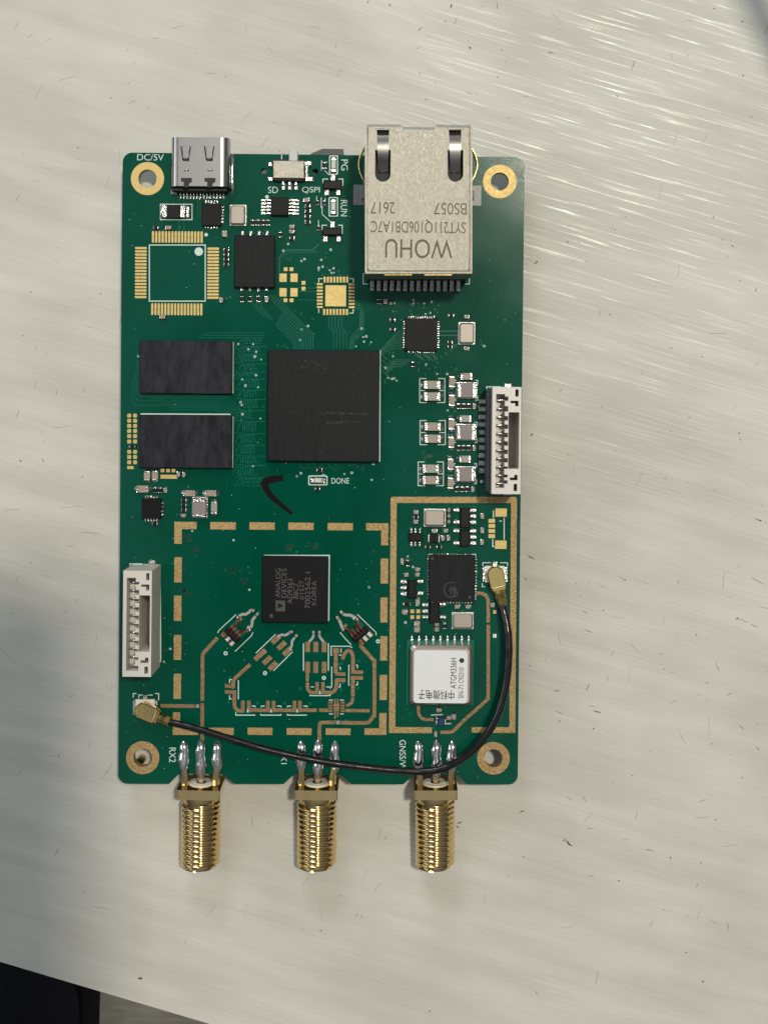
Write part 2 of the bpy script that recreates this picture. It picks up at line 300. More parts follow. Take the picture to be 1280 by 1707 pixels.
# ------------------------------------------------------------------ circuit board
bcx, bcy = P(535, 782)
B = thing('circuit_board', 'green circuit board with metal jack, dark chips and three gold antenna connectors', 'circuit board', (bcx, bcy, TZ))
HOLES = [(246.3, 297.8, 27.6, 16.0), (832.6, 302.6, 28, 15.8), (238.4, 1263, 27.6, 16), (822.2, 1264, 27.2, 15.8)]
def arc(cx, cy, r, a0, a1, n=8): return [(cx + r * math.cos(rad(a0 + (a1 - a0) * k / n)), cy - r * math.sin(rad(a0 + (a1 - a0) * k / n))) for k in range(n + 1)]
edge = arc(858.5, 277.3, 15.5, 90, 0) + [(871.3, 520), (867.2, 850)] + arc(846.8, 1292, 16, 0, -90) + [(778, 1308), (761, 1291), (691, 1291), (672, 1307.6), (586, 1307.4), (567, 1291), (490.5, 1291), (473, 1307.2), (391, 1307), (373, 1290), (299, 1290), (282, 1307)]
edge += arc(213.5, 1290.6, 16, 270, 180) + [(201, 800), (203, 450)] + arc(221, 270.3, 16, 180, 90)
outl = [P(x, y) for x, y in edge]
bm = MB(); holes = [circle(*P(x, y), r / K) for x, y, R, r in HOLES] + [circle(*P(x, y), 5 / K, 16) for x, y in ((440, 285.3), (525.6, 286))]
bm.plate(outl, holes, -0.16, 0.0, 0, 1, 1)
part('board', bm, B, (0, 0, 0), 0, ['mask', 'fibre'])
for x, y, R, r in HOLES:
    g = MB(); g.plate(circle(0, 0, R / K), [circle(0, 0, r / K - .006)], 0.001, 0.005); g.plate(circle(0, 0, r / K - .0015), [circle(0, 0, r / K - .007)], -.16, 0.0008)
    part('mounting_ring', g, B, (*P(x, y), 0), 0, ['gold'] if y < 700 else ['gold_shaded'])  # lower rings take the gold with the dimmer reflection in its colour
# brass screw end standing under the lower corner hole
g = MB(); pts = []; rr = []
for k in range(13): pts.append((0, 0, -.60 + k * .028)); rr.append(0.055 + (0.012 if k % 2 else 0))
g.tube(pts, rr, 14); part('screw_end', g, B, (*P(232, 1272, -.2), 0), 0, ['brass'])

# ---- traces under the mask
tr = MB()
def trace(pts, w=2.0, z=0.0022, m=0, mb=None): (mb or tr).ribbon([P(*p) for p in pts], w / K, 0.0002, z, m)
for i in range(9):
    ex, ey = 521.8 - 4.0 * i, 557 + 1.75 * i
    L0 = 45 - 1.8 * i
    trace([(ex - L0, ey - L0), (ex, ey), (ex, 582)], 1.5)
for i in range(3):
    x0 = 457 - 4 * i; sx_, sy_ = 476.4 - 2.2 * i, 511.6 + 3.55 * i; trace([(x0, 492), (x0, sy_ - (sx_ - x0)), (sx_, sy_)], 1.3)
for i in range(3): trace([(421 + i * 7, 492), (421 + i * 7, 505 + i * 3), (435 + 8 * i, 522 + i * 3), (441 + 6 * i, 528 + 3 * i)], 1.2)
def meander(x0, x1, y, amp, per, w=1.3):
    pts = [(x0 - 6, y)]; x = x0; up = True
    while x < x1:
        pts += [(x, y - (amp if up else 0)), (x + per / 2, y - (amp if up else 0))]; x += per / 2; up = not up
    pts += [(x1 + 3, y)]
    q = []
    for p in pts:
        if not q or abs(q[-1][0] - p[0]) + abs(q[-1][1] - p[1]) > .2: q.append(p)
    trace(q, w)
yy = 566
while yy < 800:
    a = random.choice((5, 7, 9, 12, 14)); x0 = 393 + random.uniform(0, 12); x1 = x0 + random.uniform(20, 40)
    meander(x0, min(x1, 441), yy + a, a, random.choice((7, 8, 9))); trace([(391, yy + a + 3.2), (404, yy + a + 3.2), (409, yy + a + 4.8), (444, yy + a + 4.8)], 1.1); yy += a + 6.5
for i in range(7):
    y = 661 + 3.6 * i; trace(([(229.5 - 2.1 * i, 600 + 9 * i), (229.5 - 2.1 * i, y - 6), (235.5 - 2.1 * i, y)] if i in (0, 2, 4) else [(240 + 8 * i, y)]) + [ (380 - 3 * i, y), (408 - 3 * i, y + 28)], 1.1)
for i in range(3): trace([(330 + 6 * i, 563 - i * 4), (392 - 2 * i, 563 - i * 4), (440, 563 - i * 4)], 1.0)
for i in range(7):      # phy fan out
    trace([(676, 552 + i * 4.4), (662 - i, 554 + i * 4.6), (640 - 3 * i, 577 + i * 3)], 1.1)
for i in range(8): trace([(692 + 4.4 * i, 587), (692 + 4.4 * i, 590 + 2 * (i % 3)), (699 + 4.4 * i, 597 + 2 * (i % 3))], 1.3)
for i in range(5): trace([(686 - 4 * i, 600 + 2.8 * i), (658, 600 + 2.8 * i), (645 - i, 613 + 3 * i)], 1.1)
for y in (552, 559): trace([(732, y), (764, y)], 1.6)
for i in range(5): trace([(548 + 5.4 * i, 526), (548 + 5.4 * i, 545), (556 + 5.4 * i, 553 + i), (556 + 5.4 * i, 580)], 1.1)
for i in range(4): trace([(592, 500 + i * 4), (600 + 2 * i, 508 + i * 4), (600 + 2 * i, 545 + 3 * i), (585 + i * 2, 562 + 2 * i), (582 + 2 * i, 582)], 1.1)
for y in (480, 486, 500): trace([(498, y), (530, y)], 1.0)
trace([(532, 406), (522, 417), (478, 417), (466, 429), (466, 470)], 2.2); trace([(530, 420), (480, 421), (470, 431)], 1.2)
for x in (299, 307, 330, 334): trace([(x, 332), (x, 362 if x > 320 else 384)], 1.1)
for i in range(4): trace([(636, 590 + i * 9), (646, 600 + i * 9)], 1.4)
for i in range(6):
    a = rad(200 + 25 * i); trace([(498 + 12 * i, 772), (503 + 12 * i, 780), (511 + 12 * i, 781)], 1.0)
part('covered_traces', tr, B, (0, 0, 0), 0, ['mask_trace'], kind='stuff')
# ---- vias
vi = MB()
def via(x, y, r=2.0, m=0):
    c = P(x, y); vi.plate(circle(*c, r / K, 10), [circle(*c, r * .5 / K, 8)], 0.0003, 0.0026, m)
vspots = []
for (x0, y0, x1, y1, n) in ((680, 500, 730, 525, 16), (736, 572, 765, 590, 6), (690, 590, 735, 625, 16), (640, 585, 662, 640, 18), (462, 575, 520, 582, 6), (500, 520, 530, 570, 10), (530, 440, 580, 460, 12), (590, 545, 630, 580, 10), (470, 395, 560, 440, 14), (745, 610, 765, 630, 7), (800, 555, 808, 578, 3), (635, 505, 660, 520, 6),
                        (395, 560, 440, 800, 40), (740, 640, 800, 700, 5), (670, 920, 712, 1050, 18), (300, 880, 430, 1010, 14), (560, 900, 630, 1000, 6), (225, 560, 232, 660, 4), (448, 772, 630, 800, 14), (665, 1180, 690, 1210, 3), (270, 1030, 285, 1110, 4)):
    for k in range(n): via(random.uniform(x0, x1), random.uniform(y0, y1), random.uniform(1.3, 2.2), random.choice((0, 0, 1)))
for cx, cy in ((316, 895), (327, 918), (383, 950), (309, 990), (480, 911), (520, 911), (408, 970), (712, 758), (270, 1080)):
    for k in range(5): via(cx + random.uniform(-8, 8), cy + random.uniform(-6, 6), 2.6, 2)
part('vias', vi, B, (0, 0, 0), 0, ['mask_trace', 'silk', 'mask_dark'], kind='stuff')
# ---- dust
du = MB()
for k in range(230):
    x, y = random.uniform(210, 860), random.uniform(330, 1300); c = P(x, y); r = random.uniform(.003, .0075)
    du.plate(circle(*c, r, 5, random.random()), [], 0.0025, 0.0045)
part('dust_specks', du, B, (0, 0, 0), 0, ['dust'], kind='stuff')

# ---- silkscreen
def silk_line(name, lines, w=1.7, z=0.0045, closed=False):
    for l in lines:
        mb = MB(); mb.ribbon([P(*p) for p in l], w / K, 0.0005, z); part(name, mb, B, (0, 0, 0), 0, ['silk'])
def frame(name, x0, y0, x1, y1, w=1.7):
    mb = MB(); h = w / 2
    o = [P(*p) for p in ((x0 - h, y0 - h), (x1 + h, y0 - h), (x1 + h, y1 + h), (x0 - h, y1 + h))]; i = [P(*p) for p in ((x0 + h, y0 + h), (x1 - h, y0 + h), (x1 - h, y1 - h), (x0 + h, y1 - h))]
    mb.plate(o, [i], 0.0005, 0.0045); return part(name, mb, B, (0, 0, 0), 0, ['silk'])
frame('silkscreen_outline', 249.5, 408.5, 342.5, 502, 1.7); frame('silkscreen_outline', 268, 340.6, 320.5, 366.2, 1.6)
for x, y, r in ((331.8, 419.4, 7), (344, 391.2, 3), (445.3, 328.2, 3), (802.2, 802.6, 2.6)):
    mb = MB(); mb.plate(circle(0, 0, r / K, 20), [], 0.0005, 0.0045); part('silkscreen_dot', mb, B, (*P(x, y), 0), 0, ['silk'])
for x, y in ((442, 1122), (376.5, 1089), (540, 1130), (630, 1069)):
    mb = MB(); mb.plate(circle(0, 0, 3.4 / K, 20), [circle(0, 0, 1.5 / K, 12)], 0.0005, 0.0045); part('silkscreen_dot', mb, B, (*P(x, y), 0), 0, ['silk'])
for x, y, x1, y1 in ((549.5, 260, 562.8, 290.5), (548.7, 329.5, 562.8, 360.3)): 
    mb = MB(); mb.plate([P(*p) for p in rrect(x - .8, y - .8, x1 + .8, y1 + .8, 2, 3)], [[P(*p) for p in rrect(x + .8, y + .8, x1 - .8, y1 - .8, 1.5, 3)]], .0005, .0045); part('silkscreen_outline', mb, B, (0, 0, 0), 0, ['silk'])
mb = MB(); mb.plate([P(*p) for p in rrect(514, 792.5, 546, 809, 2.5, 3)], [[P(*p) for p in rrect(515.8, 794.3, 544.2, 807.2, 2, 3)]], .0005, .0045); part('silkscreen_outline', mb, B, (0, 0, 0), 0, ['silk'])
silk_line('silkscreen_outline', [[(810.8, 668), (810.8, 644.8), (834, 644.8)], [(809.5, 798), (809.3, 817), (818, 817)]], 1.6)
silk_line('silkscreen_outline', [[(217, 958), (217, 940), (238, 940)], [(240, 941), (262, 941), (267.5, 944), (268.5, 1098), (267.5, 1104)]], 1.5)
silk_line('silkscreen_outline', [[(605.4, 455), (605.4, 473.4), (614, 473.4)], [(775, 473.4), (782, 473.4), (782, 462)]], 1.2)
silk_line('silkscreen_outline', [[(388.9, 570), (388.3, 656)]], 2.0); silk_line('silkscreen_outline', [[(235, 690), (384.5, 690.7)], [(388.5, 694), (387.7, 779.5)]], 2.0)
silk_line('silkscreen_outline', [[(633.6, 584), (632.9, 769.5)]], 2.0); silk_line('silkscreen_outline', [[(440, 926), (549, 926), (548, 1035)]], 2.2)
for p in ([(538.5, 306), (538.5, 298.5), (547, 298.5)], [(564, 298.5), (571.5, 298.5), (571.5, 310)], [(537, 384), (537, 375.5), (545, 375.5)], [(563.5, 375.5), (570.5, 375.5), (570.5, 390)]): silk_line('silkscreen_outline', [p], 1.5)
silk_line('silkscreen_outline', [[(531.5, 471), (531.5, 464.5), (538, 464.5)], [(583, 464.5), (589, 464.5), (589, 471)], [(531.5, 515), (531.5, 521.5)], [(582, 522), (588.5, 522), (588.5, 515)]], 1.4)
for x0, y0, x1, y1 in ((699.3, 631, 741.2, 671), (700, 701, 742, 741.2), (696.8, 770, 738.8, 809.6)):
    ym = (y0 + y1) / 2; silk_line('silkscreen_outline', [[(x0 + 11, y0), (x0, y0), (x0, y1), (x0 + 12, y1)], [(x1 - 11, y0), (x1, y0), (x1, y1), (x1 - 13, y1)], [(x0, ym), (x0 + 10, ym)], [(x1 - 10, ym), (x1, ym)]], 1.3)
for x0, y0, x1, y1 in ((758, 634, 796, 667), (757, 704, 795, 737.5), (756, 773, 794, 806)):
    silk_line('silkscreen_outline', [[(x0, y0 + 5), (x0, y0), (x0 + 3, y0)], [(x1 - 4, y0), (x1, y0), (x1, y0 + 7)], [(x0, y1 - 4), (x0, y1), (x0 + 3, y1)], [(x1, y1 - 7), (x1, y1), (x1 - 4, y1)]], 1.4)
silk_line('silkscreen_outline', [[(714.5, 933), (714.5, 924), (722, 924)], [(785.5, 924), (792.5, 924), (792.5, 930)], [(792.3, 990), (792.3, 1000)]], 1.4)
silk_line('silkscreen_outline', [[(804.5, 943.5), (804.5, 938), (818, 938)], [(833, 938), (845.5, 938), (845.5, 944)], [(803.5, 972), (803.5, 978), (808, 978)]], 1.3)
silk_line('silkscreen_outline', [[(222.7, 1163), (222.7, 1156), (228, 1156)], [(259, 1156), (265, 1156), (265, 1167)], [(232, 1164), (232, 1158.5), (255, 1158.5)]], 1.4)
silk_line('silkscreen_outline', [[(822, 851), (822, 864)], [(821, 899), (821, 911), (824, 911)], [(840, 863), (840, 899.5)], [(836, 868), (832, 869)]], 1.7)
silk_line('silkscreen_outline', [[(718, 1192), (738, 1191)], [(742, 1199), (742, 1206.5), (752, 1206)]], 1.5)
silk_line('silkscreen_outline', [[(393.8, 1024.4), (366, 1050), (363, 1055)], [(422, 1053.8), (419, 1060), (392, 1086)]], 1.3); silk_line('silkscreen_outline', [[(426.9, 1088.6), (459.4, 1057.5)], [(456, 1118), (487.6, 1086.5)]], 1.4)
silk_line('silkscreen_outline', [[(595.5, 1024), (626.5, 1054), (627, 1059)], [(567, 1054), (575, 1064), (585.5, 1075)]], 1.3); silk_line('silkscreen_outline', [[(506, 1072.5), (506, 1118)], [(547.5, 1072.5), (547.5, 1118)]], 1.6)
silk_line('silkscreen_outline', [[(387, 1133), (383, 1133), (383, 1138.5)], [(383, 1159), (383, 1165), (386.5, 1165)], [(397.7, 1134), (397.7, 1165.5)], [(393.5, 1187), (393.5, 1192), (426, 1192)], [(435, 1190), (435, 1192), (468.5, 1192), (468.5, 1190)], [(479, 1190), (479, 1192), (512, 1192)], [(420, 1177), (425.5, 1177), (426, 1179)], [(435.5, 1179), (436, 1177), (441.5, 1177)], [(462, 1177), (468.5, 1177), (469, 1179)], [(479, 1179), (479.5, 1177), (485.5, 1177)], [(506, 1177), (512, 1177), (512, 1179)]], 1.5)
silk_line('silkscreen_outline', [[(554, 1092), (552, 1092), (552, 1077.3), (584, 1077.3), (587, 1080)], [(568.5, 1081), (568.5, 1088)], [(565, 1092), (569, 1092)], [(554, 1112), (553, 1112), (553, 1146)], [(565.5, 1112), (567.5, 1112.5), (567.5, 1117)], [(567, 1139), (567, 1145), (565, 1146)], [(583, 1109), (581.5, 1109), (581.3, 1142), (583, 1142)], [(593, 1108.5), (596, 1109), (596, 1114)], [(596, 1136), (596, 1141.5), (593, 1142)], [(517, 1157.5), (517, 1159.5), (550.5, 1159.5), (550.5, 1157.5)], [(518, 1145), (523.5, 1145)], [(544, 1145), (550.5, 1145), (551, 1148)], [(548.5, 1167), (555, 1167)], [(567, 1167), (573, 1167)], [(548.5, 1190), (555, 1190)], [(567, 1190), (573, 1190)]], 1.4)
silk_line('silkscreen_outline', [[(469.7, 258), (469.7, 267)]], 1.5)
for x, y in ((413.3, 1184), (452, 1184), (495.5, 1184), (533.5, 1153.5)):
    mb = MB(); mb.plate([P(x - 1.6, y + 3.4), P(x + 1.6, y + 3.4), P(x, y - 4)], [], .0005, .0045); part('silkscreen_arrow', mb, B, (0, 0, 0), 0, ['silk'])
mb = MB()
for x, y, l in ((528, 333, 12), (535.5, 338, 18), (542, 336, 12), (537, 350, 14), (531, 372, 10)): mb.ribbon([P(x, y - l / 2), P(x, y + l / 2)], 1.1 / K, .0005, .004)
for a, b in (((537, 357), (550, 369)), ((541, 284), (549, 292)), ((560, 290), (563, 286)), ((536, 267), (536, 284))): mb.ribbon([P(*a), P(*b)], 1.1 / K, .0005, .004)
part('silkscreen_marks', mb, B, (0, 0, 0), 0, ['silk'], kind='stuff')
def lettering(body, px, py, wpx, hpx, rot, key, parent, z=0.0, name='lettering', thick=0.0, **pr):
    cu = bpy.data.curves.new('lettering', 'FONT'); cu.body = body; cu.offset = thick
    o = bpy.data.objects.new('lettering_tmp', cu); col.objects.link(o); bpy.context.view_layer.update()
    dg = bpy.context.evaluated_depsgraph_get(); me = bpy.data.meshes.new_from_object(o.evaluated_get(dg)); bpy.data.objects.remove(o); bpy.data.curves.remove(cu)
    xs = [v.co.x for v in me.vertices]; ys = [v.co.y for v in me.vertices]
    mx, my = (min(xs) + max(xs)) / 2, (min(ys) + max(ys)) / 2; fx = Ln(wpx, z) / (max(xs) - min(xs)); fy = Ln(hpx, z) / (max(ys) - min(ys))
    for v in me.vertices: v.co = ((v.co.x - mx) * fx, (v.co.y - my) * fy, 0)
    me.materials.clear(); me.materials.append(M[key]); me.name = name
    return part(name, me, parent, (*P(px, py, z), z + 0.0035), rad(rot), **pr)
for a in (('DC/5V', 251.3, 262.3, 44, 10.5, -.5), ('SD', 455.3, 316.6, 16.5, 10.5, -.5), ('QSPI', 518.5, 317, 29.5, 11, -.5), ('PG', 574.3, 275, 18, 11, -90), ('RUN', 573.5, 347, 27, 11, -90), ('DONE', 567.3, 801.5, 29.5, 9.5, 0), ('RX2', 288, 1258.5, 24.5, 11, -90), ('RX1', 473.5, 1262, 23, 9.5, -90), ('GNSS/W', 671, 1258.5, 50, 10.5, -90)):
    lettering(*a, 'silk', B, name='silkscreen_text', thick=-0.002)

# ---- bare gold pads
PADM = {}
def pad(x, y, w, h, key='gold', rz=TILT, name='contact_pad', r=0.0, z1=0.004):
    k = (round(w, 1), round(h, 1), key, r)
    if k not in PADM:
        mb = MB(); a, b = w / 2 / K, h / 2 / K
        mb.plate(rrect(-a, -b, a, b, r / K, 3) if r else [(-a, -b), (a, -b), (a, b), (-a, b)], [], 0.0005, z1); PADM[k] = mb.mesh(name, [key])
    return part(name, PADM[k], B, (*P(x, y), 0), rz)
def pads(x0, y0, x1, y1, *a, **k): return pad((x0 + x1) / 2, (y0 + y1) / 2, abs(x1 - x0), abs(y1 - y0), *a, **k)
for i in range(16):
    u = i / 15
    pad(255.6 + u * 81, 394.8 + u * .6, 3.7, 19.6, r=1.6); pad(254.3 + u * 81.6, 515.2 + u * .6, 3.7, 20, r=1.6)
    pad(235.5 - u * .6, 413.6 + u * 81.6, 19.8, 3.7, r=1.6); pad(355.8 - u * .6, 414.5 + u * 81.8, 19.8, 3.7, r=1.6)
for i in range(8):
    u = i / 7
    pad(541.3 + u * 37.6, 466.2, 3.4, 9.6); pad(540.4 + u * 38, 520, 3.4, 10); pad(533.2, 473.7 + u * 38.2, 9.6, 3.2); pad(586.2, 473.9 + u * 38.2, 9.6, 3.2)
pad(559.6, 493.2, 34.4, 35)
for x in (472, 490.2):
    for y in (463, 487.3): pad(x, y, 12, 14)
for x, y in ((476.4, 448.8), (486, 448.8), (476, 500.6), (486.2, 500.6), (506, 471.6), (506, 481.2)): pad(x, y, 6.2, 6.2)
for i, y in enumerate((692.8, 701.3, 710, 718.4, 727, 736, None, 753.2, 761.8, 770.6)):
    if y: pad(215.9, y, 6.4, 6.2, r=1.2); pad(225.7, y, 6.2, 6.2, r=1.2)
pad(218, 779.4, 11, 5, r=1)
for x in (271.3, 280.6, 289.6): pad(x, 784.2, 6, 6)
pad(282, 794.7, 28, 6.6)
for x, y in ((687, 1019), (697, 1019), (687, 1028.7), (697, 1028.7)): pad(x, y, 6, 6)
pads(825.2, 847.6, 844.4, 861.2); pads(825, 901, 844, 915)
for y in (868.3, 876.7, 885.2, 893.8): pad(819.3, y, 10.8, 6.4)
pad(824.7, 1020, 6, 6); pad(824.2, 1060, 6, 6.5, 'tin_dull')
# shield frame pads
for r in ((350.8, 870.3, 393.3, 882.6), (416, 870.7, 458.2, 883), (480.8, 871.2, 523, 883.2), (546.3, 871.8, 588.2, 884), (291, 928.8, 303.3, 971), (290.4, 992.8, 302.8, 1035), (290.1, 1058.6, 302.6, 1100), (289.8, 1123, 302, 1165),
          (634.5, 931, 646.8, 972.8), (634, 996, 645.8, 1037.7), (633.8, 1060.5, 645.4, 1101), (632.8, 1125, 645, 1166.8), (348, 1213, 390, 1225), (413, 1213, 454.4, 1225), (478, 1213.6, 519.6, 1225), (543, 1214, 584.4, 1225)): pads(*r, 'gold_shaded', name='shield_pad')
def polypad(pts, key='gold_shaded', name='shield_pad'):
    mb = MB(); mb.plate([P(*p) for p in pts], [], 0.0005, 0.004); return part(name, mb, B, (0, 0, 0), 0, [key])
polypad([(291.3, 869.6), (328.3, 870), (328, 882), (303.5, 882), (303.3, 906.5), (291, 906.5)]); polypad([(610.3, 872), (647.2, 872.3), (646.9, 909), (635.2, 909), (635.4, 884.2), (610.3, 884)])
polypad([(288.6, 1187.4), (300.8, 1187.4), (300.6, 1213), (331, 1213), (331, 1225), (288.4, 1225)]); polypad([(632.2, 1188.6), (644.2, 1188.6), (644, 1225), (607.6, 1225), (607.6, 1214), (632.1, 1214)])
mb = MB(); mb.plate([P(*p) for p in [(648.2, 1221.8)] + [(651.2, 831)] + arc(655, 832, 3.8, 180, 90, 3) + arc(857.6, 832, 3.8, 90, 0, 3) + [(858.5, 1222), (786, 1221), (786, 1212), (848.6, 1212), (851.4, 838.6), (661.2, 838.4), (658.8, 1211.8), (719.8, 1212.4), (719.8, 1222)]], [], .0005, .004); part('ground_frame', mb, B, (0, 0, 0), 0, ['gold_shaded'], label='long gold ground frame around the radio section')
# exposed radio traces
def rf(pts, w=5.6, key='copper', name='antenna_trace', sm=True):
    mb = MB(); q = smoothpath([(a, b, 0) for a, b in pts], 4) if sm and len(pts) > 2 else pts
    for k in range(len(q) - 1):      # every stretch a hair above the last, so that they never share a plane
        z_ = .0042 + .00004 * k; mb.ribbon([P(*q[k][:2]), P(*q[k + 1][:2])], w / K, .0005, z_)
        if k: mb.plate(circle(*P(*q[k][:2]), w / 2 / K, 12), [], .0005, z_ - .00002)
    return part(name, mb, B, (0, 0, 0), 0, [key])
rf([(733.8, 1220.5), (748, 1220.5), (757, 1217), (771, 1202.8), (806, 1171.5), (812, 1164), (813.3, 1154), (813.5, 1041.5)]); rf([(813.4, 1037.5), (813.4, 1007), (811.6, 996), (805, 990), (794, 988.8)], 5.6, 'copper')
rf([(697.2, 1177), (697.4, 1186), (699.5, 1193), (706, 1198.6), (722.5, 1199.5)], 5)
rf([(337.6, 1168), (338, 1130), (338, 1095), (341.5, 1086.5), (363, 1063)], 6); rf([(337.5, 1172), (337.5, 1236)], 6, sm=False); rf([(268, 1176.4), (334, 1177.2)], 6, sm=False)
rf([(532.8, 1240), (532.6, 1212), (535, 1206), (541, 1204.3), (606, 1205), (616.5, 1201.5), (623, 1192), (624, 1186), (624, 1108), (621.5, 1099.5), (600, 1075.5)], 6)
rf([(417.6, 1107.4), (397, 1126), (390.6, 1133), (389, 1140), (389, 1146)], 6); rf([(391, 1151), (391.2, 1174), (393.5, 1181.5), (399.5, 1184.8), (407, 1184.8)], 6)
def stub(x0, y0, x1, y1): pads(x0, y0, x1, y1, 'copper', name='antenna_trace')
for x in (405, 415, 446.8, 456.3, 491, 500): stub(x - 3, 1168, x + 3, 1187)
for x0, x1 in ((418, 444), (459, 488), (503, 528), (531.8, 547)): stub(x0, 1181, x1, 1186.8)
for y in (1143.8, 1153.6): stub(375.2, y - 2.8, 392, y + 2.8)
stub(575.5, 1182, 616, 1187.2)
rf([(512.5, 1122), (512.5, 1136)], 5, sm=False); rf([(512.5, 1138), (512.8, 1147), (517, 1153), (524, 1154.6), (529, 1154.6)], 5.4); stub(525.8, 1137, 531.5, 1157)
stub(535.5, 1137, 541.2, 1157); rf([(541, 1154.6), (550, 1154.6), (557.5, 1151.5), (561, 1144), (561, 1133)], 6.4); stub(559, 1130.6, 575.8, 1136.8); stub(559, 1120.6, 575.8, 1126.4)
rf([(559.7, 1122), (559.7, 1083)], 6.2, sm=False); stub(555, 1080.5, 565, 1089); rf([(571.6, 1098.5), (573.5, 1091), (579, 1085), (584, 1085.5), (588, 1093), (588.2, 1121)], 6); stub(585, 1117.4, 605, 1123.4); stub(584, 1127, 605, 1133); rf([(588.2, 1131), (588.2, 1161)], 6.2, sm=False)
rf([(588, 1163), (586.5, 1171), (578, 1176.5)], 5); rf([(558.5, 1165), (558.5, 1198)], 2.6, sm=False); rf([(563, 1165), (563, 1195)], 2.4, sm=False); stub(556, 1173.5, 565.4, 1184)
for y in (1171, 1176, 1180.5, 1185): stub(547, y - 1.6, 554.5, y + 1.6); stub(567.5, y - 1.6, 574.6, y + 1.6)
for x in (513, 526.5, 540.4): stub(x - 4, 1070, x + 4, 1087); stub(x - 4, 1103, x + 4, 1121.8)
for x, y in ((460, 1066), (469.8, 1076), (478.8, 1086), (434, 1091.5), (445.6, 1100.5), (454.8, 1110)): pad(x, y, 17 if x != 434 else 24, 8.2, 'copper', rad(43), name='antenna_trace')
rf([(464, 1061), (470, 1058), (477, 1058.5), (485, 1052.5)], 4, 'feed', 'feed_trace'); rf([(483, 1083), (486.5, 1076), (487, 1069), (492, 1062), (495, 1057.5)], 4, 'feed', 'feed_trace')
rf([(515, 1070), (522, 1062), (522.5, 1051)], 4, 'feed', 'feed_trace'); rf([(540, 1070), (533, 1061), (532.5, 1051)], 4, 'feed', 'feed_trace')
rf([(396.5, 1029), (404, 1024), (411, 1023.5), (420, 1016)], 4.4, 'feed', 'feed_trace'); rf([(418, 1047.5), (420.5, 1040), (421, 1034), (427, 1026)], 4.4, 'feed', 'feed_trace')
rf([(592, 1030), (584, 1025.5), (574, 1024.5), (567, 1018)], 4.6, 'feed', 'feed_trace'); rf([(571, 1048), (568.5, 1041), (566, 1035), (561, 1027.5)], 4.6, 'feed', 'feed_trace')
for x, y in ((384, 1130), (381.6, 1170), (430, 1172), (475, 1172), (501, 1148), (517, 1173), (569, 1106), (569, 1150), (598, 1102), (597, 1147)): pad(x, y, 5, 5, 'mask_trace', name='test_point')

# ---- small passives
PM = {}
KINDS = {'r': ('chip_resistor', 'black', .036), 'c': ('chip_capacitor', 'ceramic', .055), 'g': ('chip_capacitor', 'ceramic_grey', .055)}
def passive(x, y, l, w, ori=0, kind='c', ht=None, rz=None, fil=0.11):
    nm, body, h = KINDS[kind]; h = ht or h; k = (round(l * 2), round(w * 2), kind, h, fil)
    if k not in PM:
        mb = MB(); a, b = l / 2 / K, w / 2 / K; f = a * 2 * fil; t = a * 2 * (.15 if l > 14 else .17)
        mb.box(-a + f + t, -b + .002, a - f - t, b - .002, .004, h - .002, .003, 0)
        mb.box(-a + f, -b, -a + f + t, b, .002, h, .006, 1); mb.box(a - f - t, -b, a - f, b, .002, h, .006, 1)
        for sgn in (-1, 1):     # solder fillets
            x0, x1 = sgn * (a - f), sgn * a
            vs = [(x0, -b * .9, .001), (x0, b * .9, .001), (x1, b * .95, .001), (x1, -b * .95, .001), (x0, -b * .8, h * .6), (x0, b * .8, h * .6), (sgn * (a - f * .55), -b * .8, h * .2), (sgn * (a - f * .55), b * .8, h * .2)]
            fs = [(4, 6, 7, 5), (6, 3, 2, 7), (0, 3, 6, 4), (1, 5, 7, 2)]
            mb.add(vs, fs if sgn > 0 else [q[::-1] for q in fs], 1, True)
        PM[k] = mb.mesh(nm, [body, 'tin'])
    return part(nm, PM[k], B, (*P(x, y, h), 0), (rz if rz is not None else TILT + (math.pi / 2 if ori else 0)))
